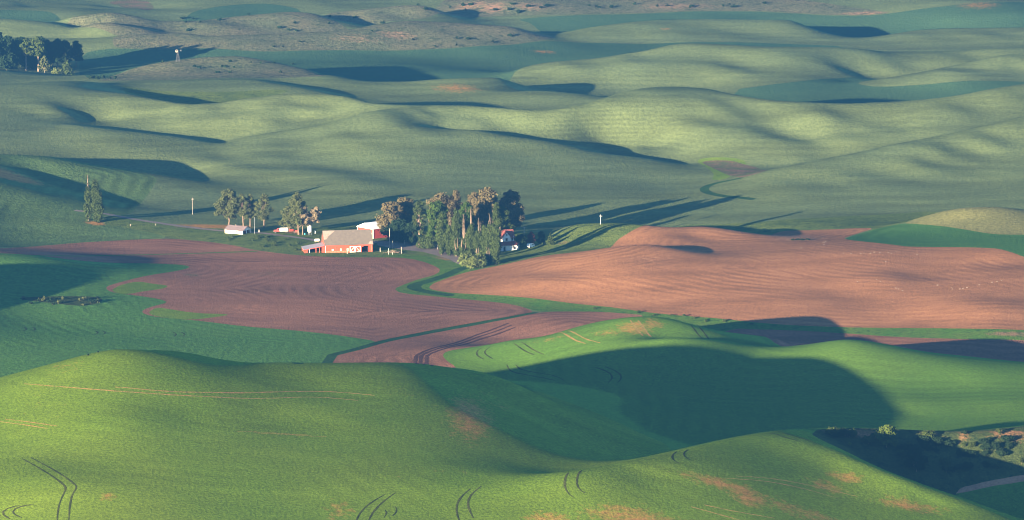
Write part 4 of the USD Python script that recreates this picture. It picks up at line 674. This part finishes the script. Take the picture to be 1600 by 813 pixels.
for i, (u, v) in enumerate([(1238,376),(1246,375.5),(1254,375.5),(1262,375.5)]):
    bush('dark weed clump on the grassy line across the ploughed hill', u, v, v - 2.5, 8, look='dark_leaf', group='weed clumps on the ploughed hill', seed=350 + i, name='shrub', cat='shrub')
for i in range(30):                               # tall weeds along the creek and round the farm
    u, v = [(r_.uniform(400, 470), r_.uniform(372, 392)), (r_.uniform(900, 1200), 0), (r_.uniform(320, 420), r_.uniform(370, 378))][i % 3]
    if v == 0: v = 478 + (u - 900) / 300 * 30 + r_.uniform(-1, 5)
    bush('low green weed clump in the rough grass by the farm and creek', u, v, v - r_.uniform(2, 4), r_.uniform(5, 10), look='poplar_leaf', group='weed clumps in the rough grass', seed=360 + i, name='weed_clump', cat='weeds')

# ------------------------------------------------------------------ buildings
def build_barn():
    g, m = at(508.5, 395.2); t = thing('barn', 'long red barn with a grey brown shingle roof and white cross braced doors', 'barn', (*g[:2], g[2] - .15), math.radians(11))
    L, W, eh, rh = 23.2, 12.0, 4.0, 10.2                      # x along the front, y to the rear
    pitch = (rh - eh) / (W / 2)
    # front wall with the openings left out: doors at x 12.0 to 17.4, dark bay at 18.0 to 21.4
    part(t, 'front_wall', [box(6.0, .12, eh / 2, 12.0, .24, eh), box(14.7, .12, 3.55, 5.4, .24, .9), box(17.7, .12, eh / 2, .6, .24, eh), box(19.7, .12, 3.5, 3.4, .24, 1.0), box(22.3, .12, eh / 2, 1.8, .24, eh),
                          slab([(18.0, .01, 3.0), (18.0, .23, 3.0), (18.8, .23, 3.0), (18.8, .01, 3.0)], .35)], 'barn_red')
    part(t, 'worn_boards', [box(5.9, -.02, .45, 11.6, .04, .9)], 'worn_sunlit_red', 'lower front boards worn to pale red')
    for x0, x1, nm in ((0, .24, 'gable_wall'), (L - .24, L, 'gable_wall')):
        part(t, nm, prism([(.25, 0), (W - .25, 0), (W - .25, eh), (W / 2, rh - .12), (.25, eh)], x0, x1), 'barn_red')
    part(t, 'rear_wall', box(L / 2, W - .12, eh / 2, L, .24, eh), 'barn_red')
    part(t, 'floor', box(L / 2, W / 2, .05, L - .5, W - .5, .1), 'inside_shade')
    part(t, 'inner_wall', box(18.6, 2.6, 1.6, 7.6, .1, 3.2), 'inside_shade')  # near-black sheet painting the shade behind the doors and bay
    o = .35; ze = eh - o * pitch + .10
    part(t, 'roof', [slab([(-.5, -o, ze), (L + .5, -o, ze), (L + .5, W / 2, rh + .1), (-.5, W / 2, rh + .1)], .16), slab([(-.5, W + o, ze), (L + .5, W + o, ze), (L + .5, W / 2, rh + .1), (-.5, W / 2, rh + .1)], .16)], 'shingle')
    n = np.array([0, -pitch, 1]); n = n / np.linalg.norm(n) * .03
    rp = lambda x, f: np.array([x, -o + f * (W / 2 + o), ze + f * (rh + .1 - ze)]) + n
    def patch(pts): return slab([rp(*p) for p in pts], .02)
    part(t, 'bare_patch', patch([(-.4, .55), (2.2, .62), (5.6, .97), (-.4, .97)]), 'bare_shingle', 'paler patch of stripped shingles at the upper left end of the roof')
    part(t, 'bare_patch', patch([(-.4, .38), (1.0, .42), (2.0, .60), (-.4, .56)]), 'bare_shingle', 'paler patch at the left edge of the roof'); part(t, 'bare_patch', patch([(21.2, .04), (L + .4, .02), (L + .4, .2), (22.3, .22)]), 'bare_shingle', 'small pale patch at the right eave')
    for k, x in enumerate((3.6, 7.6, 11.0)):
        w = part(t, 'window', box(x, -.05, 1.45, .80, .10, .95), 'white_paint'); part(w, 'pane', box(x, -.115, 1.45, .45, .03, .6), 'dark_window')
    for k in range(2):
        x0 = 12.05 + 2.7 * k; d = part(t, 'door', box(x0 + 1.32, .06, 1.55, 2.6, .1, 3.0), 'barn_red')
        fr = [box(x0 + .17, -.03, 1.55, .26, .08, 3.0), box(x0 + 2.47, -.03, 1.55, .26, .08, 3.0), box(x0 + 1.32, -.03, 2.93, 2.1, .08, .26), box(x0 + 1.32, -.03, .2, 2.1, .08, .26)]
        a, b = ((x0 + .3, .3), (x0 + 2.35, 2.8)) if k == 0 else ((x0 + 2.35, .3), (x0 + .3, 2.8))
        fr += [rod((a[0], -.04, a[1]), (b[0], -.04, b[1]), .11, n=4)]
        part(d, 'frame', fr, 'white_paint')
    part(t, 'corner_board', box(.12, -.03, eh / 2, .22, .06, eh), 'white_paint'); part(t, 'corner_board', box(5.2, -.03, 2.1, .14, .06, 2.0), 'worn_sunlit_red')
    part(t, 'end_post', box(22.95, -.06, eh / 2, .5, .12, eh), 'worn_sunlit_red')
    part(t, 'hay_door', box(-.04, W / 2, 6.3, .08, 1.2, 1.8), 'barn_red'); part(t, 'gable_window', box(-.05, W / 2 - 2.6, 2.4, .08, .9, 1.0), 'dark_window')
    # lean-to at the left gable
    z0, z1, xl = 3.5, 1.7, -10.6
    part(t, 'lean_to_roof', slab([(xl, .2, z1), (-.02, .2, z0), (-.02, 9.6, z0 + .5), (xl, 9.6, z1 + .5)], .16), 'tin_roof', 'low blue grey metal roof over the side shed')
    part(t, 'lean_to_wall', [box(xl + .6, 5.0, .8, .2, 9, 1.6), box(-5.2, 9.4, 1.0, 10, .2, 2.0), box(-.9, .5, 1.6, 1.6, .2, 3.1), box(-9.6, .5, .9, 1.8, .2, 1.7)], 'barn_red')
    part(t, 'fascia', rod((xl, .18, z1 - .05), (-.05, .18, z0 - .05), .14, n=4), 'barn_red')
    for x, z in ((-7.9, 2.0), (-4.6, 2.55), (-2.9, 2.85)): part(t, 'post', box(x, .45, z / 2, .26, .26, z), 'white_paint' if x < -7 else 'worn_sunlit_red')
    part(t, 'lean_to_inside', box(-5.2, 7.0, .9, 9.4, .1, 1.8), 'inside_shade')  # near-black sheet painting the shade under the lean-to
build_barn()
def build_shop():
    g, m = at(583.2, 373.4); a = math.radians(40)             # x runs along the long right side, y to the left along the gable
    t = thing('workshop', 'red metal workshop with a white roof and cream gable behind the barn', 'workshop', (*g[:2], g[2] - .1), a)
    L, W, eh, rh = 11.5, 13.0, 5.0, 7.4
    part(t, 'side_wall', box(L / 2, .1, eh / 2, L, .2, eh), 'shop_red'); part(t, 'side_wall', box(L / 2, W - .1, eh / 2, L, .2, eh), 'shop_red')
    part(t, 'end_wall', prism([(.2, 0), (W - .2, 0), (W - .2, eh), (W / 2, rh - .08), (.2, eh)], L - .2, L), 'shop_red')
    part(t, 'front_wall', prism([(.2, 0), (W - .2, 0), (W - .2, eh - .25), (.2, eh - .25)], .02, .2), 'shop_red')
    part(t, 'gable', prism([(.02, eh - .25), (W - .02, eh - .25), (W - .02, eh), (W / 2, rh - .06), (.02, eh)], -.03, .2), 'cream_paint', 'cream gable lit by the sun')
    q = (rh - eh) / (W / 2); o = .35; z = eh - o * q
    part(t, 'roof', [slab([(-.4, -o, z + .1), (L + .4, -o, z + .1), (L + .4, W / 2, rh + .1), (-.4, W / 2, rh + .1)], .12), slab([(-.4, W + o, z + .1), (L + .4, W + o, z + .1), (L + .4, W / 2, rh + .1), (-.4, W / 2, rh + .1)], .12)], 'white_roof')
    part(t, 'corner_trim', box(-.04, .02, eh / 2 - .15, .1, .34, eh - .3), 'cream_paint'); part(t, 'corner_trim', box(-.04, W - .15, eh / 2 - .15, .1, .3, eh - .3), 'cream_paint')
    part(t, 'door', box(-.03, 1.5, 1.45, .08, 1.2, 2.9), 'white_paint'); part(t, 'window', box(6.2, -.03, 2.0, 1.0, .08, 1.1), 'white_paint'); part(t, 'big_door', box(-.02, 6.2, 1.95, .06, 4.2, 3.9), 'white_paint')
    part(t, 'vent', box(-.06, W / 2, 6.2, .06, .5, .5), 'tin_roof'); part(t, 'flue', limb([(9.8, 2.2, 5.4), (9.8, 2.2, 7.4)], [.14, .14]), 'dark_window')
build_shop()
def build_shed():
    g, m = at(379.2, 366.6); a = math.radians(-31); L, W, eh, rh = 10.8, 7.6, 1.95, 3.7
    t = thing('shed', 'long low white shed with a mauve grey roof and an open end, beside the road', 'shed', (*g[:2], g[2] - .1), a)
    part(t, 'front_wall', [box(-L / 2, .1, .45, L, .2, .9), box(-L / 2, .1, 1.72, L, .2, .46), box(-10.5, .1, 1.2, .6, .2, .6), box(-5.6, .1, 1.2, 2.4, .2, .6), box(-.6, .1, 1.2, 1.2, .2, .6), box(-2.75, .1, 1.2, .3, .2, .6)], 'cream_paint')
    part(t, 'window', box(-8.5, .18, 1.2, 3.4, .05, .6), 'house_red', 'long reddish window opening'); part(t, 'window', box(-3.7, .18, 1.2, 1.6, .05, .6), 'house_red'); part(t, 'window', box(-1.9, .18, 1.2, 1.4, .05, .6), 'house_red')
    part(t, 'rear_wall', box(-L / 2, W - .1, eh / 2, L, .2, eh), 'cream_paint')
    part(t, 'end_wall', prism([(.2, 0), (W - .2, 0), (W - .2, eh), (W / 2, rh - .06), (.2, eh)], -L, -L + .2), 'cream_paint')
    part(t, 'gable', prism([(.05, eh - .1), (W - .05, eh - .1), (W - .05, eh), (W / 2, rh - .06), (.05, eh)], -.2, .02), 'white_paint')
    part(t, 'porch_post', box(-.1, .3, .92, .2, .3, 1.85), 'white_paint'); part(t, 'porch_post', box(-.1, 3.6, .92, .2, .35, 1.85), 'white_paint'); part(t, 'porch_post', box(-.1, W - .3, .92, .2, .5, 1.85), 'cream_paint')
    part(t, 'inner_wall', box(-1.5, W / 2, .92, .1, W - .5, 1.84), 'house_red'); part(t, 'doorway_shade', box(-1.42, 2.2, .9, .06, 1.9, 1.8), 'inside_shade')  # dark panel paints the shade of the open doorway
    q = (rh - eh) / (W / 2); o = .4; z = eh - o * q + .1
    part(t, 'roof', [slab([(-L - .4, -o, z), (.4, -o, z), (.4, W / 2, rh + .1), (-L - .4, W / 2, rh + .1)], .14), slab([(-L - .4, W + o, z), (.4, W + o, z), (.4, W / 2, rh + .1), (-L - .4, W / 2, rh + .1)], .14)], 'grey_shingle')
    part(t, 'chimney', box(-7.0, W / 2 + .4, 3.8, .5, .5, 1.0), 'stone')
build_shed()
def build_house():
    g, m = at(794.5, 391.2); t = thing('house', 'white two storey farmhouse with a red roof behind the poplars', 'house', (*g[:2], g[2] - .1), math.radians(14))
    # main block: x right, y back; front gable faces the viewer, lower hipped porch in front and to the right
    part(t, 'wall', box(-1.0, 7.0, 3.0, 9.0, 8.0, 6.0), 'white_paint')
    part(t, 'roof', [slab([(-6.1, 2.6, 5.6), (4.1, 2.6, 5.6), (4.1, 7.0, 9.4), (-6.1, 7.0, 9.4)], .16), slab([(-6.1, 11.4, 5.6), (4.1, 11.4, 5.6), (4.1, 7.0, 9.4), (-6.1, 7.0, 9.4)], .16)], 'house_red')
    for x0, x1 in ((-5.5, -5.3), (3.3, 3.5)): part(t, 'gable', prism([(3.0, 6.0), (11.0, 6.0), (7.0, 9.2)], x0, x1), 'white_paint')
    f = part(t, 'front_bay', box(-.6, 2.6, 3.2, 4.0, 2.4, 6.4), 'white_paint')
    part(t, 'front_gable', trimesh.convex.convex_hull([(-2.6, 1.4, 6.4), (1.4, 1.4, 6.4), (-.6, 1.4, 8.9), (-2.6, 5.5, 6.4), (1.4, 5.5, 6.4), (-.6, 5.5, 8.9)]), 'white_paint')
    part(t, 'front_gable_roof', [slab([(-3.0, 1.1, 6.1), (-.6, 1.1, 9.1), (-.6, 6.6, 9.1), (-3.0, 6.6, 6.1)], .12), slab([(1.8, 1.1, 6.1), (-.6, 1.1, 9.1), (-.6, 6.6, 9.1), (1.8, 6.6, 6.1)], .12)], 'house_red')
    for x, z, w, h in ((-.6, 5.2, 1.1, 1.3), (-.6, 7.5, .6, .7), (-3.8, 4.9, .9, 1.3), (2.6, 4.9, .8, 1.2)):
        y = 1.36 if abs(x + .6) < .1 else 2.96
        w_ = part(t, 'window', box(x, y, z, w + .3, .06, h + .3), 'white_paint'); part(w_, 'pane', box(x, y - .05, z, w, .04, h), 'dark_window')
    part(t, 'porch_wall', box(-.5, -.2, 1.35, 9.4, 3.0, 2.7), 'white_paint')
    part(t, 'porch_roof', trimesh.convex.convex_hull([(-6.0, -2.3, 2.7), (5.0, -2.3, 2.7), (5.0, 2.0, 2.7), (-6.0, 2.0, 2.7), (-5.0, 1.4, 4.3), (3.6, 1.4, 4.3), (3.6, 2.0, 4.3), (-5.0, 2.0, 4.3)]), 'house_red')
    part(t, 'side_porch_roof', slab([(3.5, 2.4, 4.3), (6.2, 2.0, 3.2), (6.2, 8.0, 3.2), (3.5, 8.0, 4.3)], .14), 'worn_sunlit_red', 'corner of the porch roof with sunlight painted as paler red')  # lighter red than the other house roofs paints sunlight here
    part(t, 'porch_post', box(5.9, 2.4, 1.5, .22, .22, 3.0), 'white_paint'); part(t, 'porch_post', box(4.6, -1.9, 1.3, .2, .2, 2.6), 'white_paint')
    part(t, 'porch_window', box(2.6, -1.73, 1.5, 1.3, .06, 1.2), 'dark_window'); part(t, 'porch_door', box(-2.4, -1.73, 1.15, 1.0, .06, 2.2), 'dark_window'); part(t, 'steps', [box(4.6, -2.4, .25, 1.8, 1.0, .5), box(4.6, -3.0, .12, 1.8, .6, .24)], 'stone')
    part(t, 'chimney', box(-2.8, 7.2, 9.6, .7, .7, 1.8), 'stone')
build_house()
def lathe(prof, n=18):
    p = np.array(prof, float); return trimesh.creation.revolve(p, sections=n)
g, m = at(484, 367.5); t = thing('feed_bin', 'upright cream feed bin on legs between the pale trees and the barn', 'feed bin', g)
part(t, 'bin', lathe([(0, 1.1), (.35, 1.15), (1.05, 1.9), (1.05, 4.6), (.3, 5.2), (0, 5.25)], 20), 'cream_paint', smooth=35); part(t, 'lid', lathe([(0, 5.2), (.36, 5.2), (.36, 5.38), (0, 5.42)]), 'galvanised')
for k in range(4):
    a = math.pi / 4 + k * math.pi / 2; part(t, 'leg', rod((math.cos(a), math.sin(a), -.1), (math.cos(a) * .98, math.sin(a) * .98, 2.2), .07), 'galvanised')
part(t, 'ladder', [rod((.15, -1.1, .2), (.15, -1.1, 4.7), .03), rod((-.25, -1.1, .2), (-.25, -1.1, 4.7), .03)] + [rod((-.25, -1.1, .5 + .4 * k), (.15, -1.1, .5 + .4 * k), .02) for k in range(11)], 'galvanised')
def h_tank(label, u, v, L, R, rot, mat, name, cat):
    g, m = at(u, v); t = thing(name, label, cat, g, rot)
    b = lathe([(0, -L / 2), (R * .7, -L / 2 + .02), (R, -L / 2 + R * .3), (R, L / 2 - R * .3), (R * .7, L / 2 - .02), (0, L / 2)], 18); b.apply_transform(trimesh.transformations.rotation_matrix(math.pi / 2, [0, 1, 0])); b.apply_translation((0, 0, R + .35))
    part(t, 'tank', b, mat, smooth=35)
    for x in (-L * .3, L * .3): part(t, 'cradle', box(x, 0, .3, .25, R * 1.5, .6), 'rust')
    part(t, 'filler_cap', box(0, 0, 2 * R + .4, .35, .35, .16), 'galvanised'); return t
h_tank('short cream fuel tank lying behind the left end of the barn', 495.5, 378.6, 2.5, .68, math.radians(8), 'cream_paint', 'fuel_tank', 'tank')
def drum(label, u, v, r, hgt, mat):
    g, m = at(u, v); t = thing('drum', label, 'drum', g); part(t, 'body', lathe([(0, 0), (r, 0), (r, hgt * .32), (r * 1.04, hgt * .34), (r, hgt * .36), (r, hgt * .66), (r * 1.04, hgt * .68), (r, hgt * .7), (r, hgt), (r * .9, hgt - .04), (0, hgt - .04)], 16), mat); part(t, 'bung', box(r * .5, 0, hgt, .1, .1, .06), 'rubber')
drum('white drum standing right of the cream feed bin', 492.3, 364.8, .42, 1.25, 'white_paint'); drum('small teal drum at the foot of the pale tree', 476.3, 367.0, .36, .75, 'teal_plastic')
def wheel(r, w): 
    q = lathe([(0, -w / 2), (r * .55, -w / 2), (r * .62, -w / 2 - .01), (r, -w / 2 + .03), (r, w / 2 - .03), (r * .62, w / 2 + .01), (r * .55, w / 2), (0, w / 2)], 16); q.apply_transform(trimesh.transformations.rotation_matrix(math.pi / 2, [1, 0, 0])); return q
def place_mesh(mm, x, y, z): mm = mm.copy(); mm.apply_translation((x, y, z)); return mm
def build_truck():
    g, m = at(440, 363.8); t = thing('farm_truck', 'old red farm truck with a white box bed under the olive tree', 'truck', g, math.radians(6))
    part(t, 'cab', trimesh.convex.convex_hull([(-2.6, y, z) for y in (-.95, .95) for z in (.7, 1.5)] + [(-1.2, y, .7) for y in (-.95, .95)] + [(-2.2, y, 2.25) for y in (-.8, .8)] + [(-1.2, y, 2.3) for y in (-.8, .8)]), 'red_metal')
    part(t, 'bonnet', trimesh.convex.convex_hull([(x, y, z) for x in (-3.9, -2.6) for y in (-.8, .8) for z in (.7, 1.45 if x < -3 else 1.55)]), 'red_metal')
    part(t, 'bumper', box(-4.05, 0, .7, .14, 1.8, .25), 'galvanised'); part(t, 'windscreen', slab([(-2.62, -.75, 1.58), (-2.62, .75, 1.58), (-2.24, .7, 2.2), (-2.24, -.7, 2.2)], .04), 'dark_window')
    part(t, 'side_window', box(-1.75, -.93, 1.8, .7, .05, .5), 'dark_window'); part(t, 'chassis', box(.2, 0, .62, 6.4, .8, .2), 'rust')
    part(t, 'bed', [box(1.1, 0, .95, 4.2, 2.1, .18), box(1.1, -1.0, 1.65, 4.2, .1, 1.3), box(1.1, 1.0, 1.65, 4.2, .1, 1.3), box(-.95, 0, 1.65, .1, 1.9, 1.3), box(3.15, 0, 1.65, .1, 1.9, 1.3)], 'white_paint')
    for x, y in ((-3.1, -.85), (-3.1, .85), (2.2, -.85), (2.2, .85)):
        w = part(t, 'wheel', place_mesh(wheel(.48, .28), x, y, .48), 'rubber'); part(w, 'rim', place_mesh(wheel(.24, .32), x, y, .48), 'galvanised')
build_truck()
def build_implement(label, u, v, rot, s=1.0):
    g, m = at(u, v); t = thing('farm_implement', label, 'farm implement', g, rot); 
    part(t, 'frame', [box(0, 0, .9 * s, 3.2 * s, .16, .16), box(0, .9, .9 * s, 3.2 * s, .16, .16), box(-1.5 * s, .45, .9 * s, .16, 1.0, .16), box(1.5 * s, .45, .9 * s, .16, 1.0, .16), rod((-1.5 * s, .45, .9 * s), (-3.0 * s, .45, .5), .07)], 'rust')
    part(t, 'hopper', trimesh.convex.convex_hull([(x, y, 1.0 * s) for x in (-.9 * s, .9 * s) for y in (.25, .65)] + [(x, y, 1.9 * s) for x in (-1.2 * s, 1.2 * s) for y in (0, .9)]), 'red_metal')
    for x in (-1.7 * s, 1.7 * s): part(t, 'wheel', place_mesh(wheel(.5, .2), x, .45, .5), 'rubber')
    for k in range(5): part(t, 'shank', limb([((-1.2 + .6 * k) * s, 0, .9 * s), ((-1.2 + .6 * k) * s, -.35, .5), ((-1.2 + .6 * k) * s, -.1, .05)], [.05, .05, .04]), 'rust')
build_implement('rusty red farm implement parked just right of the red farm truck', 455.5, 364.5, .3); build_implement('dark rusty farm implement beside the thick pale trunk', 463, 365.2, -.5, .8)
def build_van():
    g, m = at(829.5, 386.8); t = thing('parked_van', 'small white van parked among the shrubs right of the house', 'van', g, math.radians(-38))
    prof = [(-2.1, .35), (2.1, .35), (2.15, .8), (1.9, 1.15), (1.1, 1.95), (-1.9, 2.0), (-2.15, 1.5)]
    b = prism([(a, z) for a, z in prof], -.85, .85); part(t, 'body', b, 'white_paint')
    part(t, 'windscreen', slab([(-.7, 1.93, 1.14), (.7, 1.93, 1.14), (.7, 1.16, 1.94), (-.7, 1.16, 1.94)], -.03), 'dark_window')
    for x in (-.86, .86): part(t, 'side_window', box(x, .5, 1.5, .03, 1.0, .45), 'dark_window')
    for x in (-.78, .78):
        for y in (-1.35, 1.35):
            w = wheel(.33, .2); w.apply_transform(trimesh.transformations.rotation_matrix(math.pi / 2, [0, 0, 1])); part(t, 'wheel', place_mesh(w, x, y, .33), 'rubber')
        part(t, 'headlight', box(x * .8, 2.12, .75, .3, .06, .2), 'galvanised')
build_van()

# poles, posts, windmill
def pole(label, u, v, top, arms=1, rad=.16, span=2.2, name='utility_pole', cat='utility pole', mat='pole_wood', rot=0.0):
    g, m = at(u, v); hh = (v - top) * m; t = thing(name, label, cat, g, rot); part(t, 'pole', limb([(0, 0, -.3), (0, 0, hh)], [rad * 1.15, rad * .85]), mat)
    for k in range(arms):
        z = hh - .7 - .9 * k; part(t, 'crossarm', box(0, -.14, z, span, .14, .18), mat)
        for x in (-.43 * span, .43 * span): part(t, 'insulator', limb([(x, -.14, z + .09), (x, -.14, z + .28)], [.05, .04]), 'galvanised')
    return t
pole('lone utility pole in the wheat between the poplars and the white shed', 301, 335.5, 309, rad=.12, span=1.3)
pole('grey light pole right of the white shed', 397.5, 365.5, 339, arms=0, rad=.13, name='light_pole', cat='light pole', mat='galvanised')
pole('short pole with a small white box in the shade beyond the white shed', 404.8, 363, 359, arms=0, rad=.12, name='post', cat='post', mat='white_paint')
pole('tall pole in the yard right of the red barn', 608.7, 388.5, 357, arms=0, rad=.2)
pole('shorter leaning pole beside the tall yard pole', 613.3, 389, 376.5, arms=0, rad=.13, name='post', cat='post')
pole('thin pole in the dark shade left of the maple', 632, 382, 362, arms=0, rad=.12, name='post', cat='post')
pole('utility pole with one crossarm right of the white house', 819, 374, 353)
p_ = pole('pale cross shaped utility pole on the grassy hilltop', 938.5, 350.5, 335.5, arms=1, rad=.24, span=1.5, mat='pale_wood')
for i, (u, v, t_, lab, mt) in enumerate([(594, 394, 387.5, 'pale fence post right of the barn', 'pole_wood'), (606.8, 398, 388, 'thick white gate post in front of the brush pile', 'pale_wood'), (613.4, 398, 394.5, 'short white gate post in front of the brush pile', 'pale_wood'), (627, 396.5, 386, 'tall brown post at the right of the brush pile', 'pole_wood'), (683.6, 389.5, 381, 'white post at the left end of the poplar row', 'pale_wood'), (542.5, 397, 392.5, 'small pale post in front of the barn', 'pale_wood'), (203.6, 353.5, 350.5, 'left small pale post in the meadow below the road', 'pole_wood'), (243, 352.5, 350, 'right small pale post in the meadow below the road', 'pole_wood')]):
    g, m = at(u, v); t = thing('fence_post', lab, 'post', g); hh = (v - t_) * m; part(t, 'post', box(0, 0, hh / 2 - .15, .3, .3, hh + .3), mt); part(t, 'cap', lathe([(0, hh), (.21, hh), (0, hh + .12)], 4), mt)
g, m = at(614, 395); t = thing('brush_pile', 'heap of branches and old boards beside the yard pole', 'brush pile', g); r = np.random.default_rng(9); w = []
for k in range(60):
    x, y = r.normal(0, 1.6), r.normal(0, 1.0); z = max(.1, 1.3 - .5 * abs(x)) * r.random(); a = r.uniform(0, 6.28); l = r.uniform(.8, 1.8); dz = r.normal(0, .35)
    w += [rod((x - l * math.cos(a), y - l * math.sin(a), max(.05, z - dz)), (x + l * math.cos(a), y + l * math.sin(a), max(.08, z + dz)), r.uniform(.03, .09), n=4)]
part(t, 'branches', w, 'weathered_wood')
for k in range(5): part(t, 'board', box(r.normal(0, 1.4), r.normal(-.3, .6), .3 + .2 * k, 2.4, .2, .05, r.uniform(0, 3)), 'pole_wood')
def build_windmill():
    g, m = at(278, 96.5); hh = 19 * m; t = thing('windmill', 'farm windmill with white fan and tail on a steel tower', 'windmill', g, math.radians(20)); b, c = 1.1, .22; H1 = hh - 1.2
    cor = [(1, 1), (-1, 1), (-1, -1), (1, -1)]
    for x, y in cor: part(t, 'leg', rod((b * x, b * y, -.2), (c * x, c * y, H1), .09, .07, 5), 'dark_steel')
    br = []
    for k in range(5):
        f0, f1 = k / 5, (k + 1) / 5; s0, s1 = b + (c - b) * f0, b + (c - b) * f1
        for i in range(4):
            p, q = cor[i], cor[(i + 1) % 4]; br += [rod((p[0] * s0, p[1] * s0, H1 * f0), (q[0] * s1, q[1] * s1, H1 * f1), .05, n=4), rod((p[0] * s1, p[1] * s1, H1 * f1), (q[0] * s1, q[1] * s1, H1 * f1), .05, n=4)]
    part(t, 'bracing', br, 'dark_steel')
    part(t, 'gearbox', box(0, 0, H1 + .2, .5, .5, .5), 'galvanised'); wh = []
    for k in range(18):
        a = 2 * math.pi * k / 18; q = slab([(-.06, 0, .3), (.06, .06, .3), (.14, .09, 1.0), (-.14, -.02, 1.0)], .02); q.apply_transform(trimesh.transformations.rotation_matrix(a, [0, 1, 0])); wh.append(q)
    for q in wh: q.apply_translation((-.9, -.5, H1 + .3)); part(t, 'blade', q, 'pale_wood')
    part(t, 'tail', [rod((0, 0, H1 + .3), (2.4, .6, H1 + .5), .05), slab([(1.5, .38, H1 + .8), (2.5, .62, H1 + .9), (2.5, .62, H1 - .1), (1.5, .38, H1 + .1)], .04)], 'galvanised')
build_windmill()
r = np.random.default_rng(12)
for i, (u, v) in enumerate([(1288.6,380),(1290,377.5),(1287.5,382.5),(1286,378.8),(1252,388),(1345,397),(1360,396),(1375,395.5),(1388,394.5),(1400,394),(1330,396.5),(1318,396),(1433,398.5),(1384,409),(1370,437.5),(1400,450.5),(1404,452),(1410,454.5),(1376,440),(1487,449.5),(1488,452),(1500,452),(1505,451),(1511,450),(1530,445.5),(1550,441.5),(1558,440),(1565,438.5),(1465,446),(1340,440.5),(1350,395.8),(1366,394.4),(1393,396)]):
    g, m = at(u, v); t = thing('field_stone', 'pale stone lying on the large ploughed hill at the right', 'stone', g, r.uniform(0, 6), 'stones on the ploughed hill'); s = trimesh.creation.icosphere(subdivisions=1, radius=1.0); s.vertices *= (r.uniform(.22, .42), r.uniform(.2, .35), r.uniform(.15, .25)); s.vertices += r.normal(0, .06, s.vertices.shape); part(t, 'stone', s, 'stone')
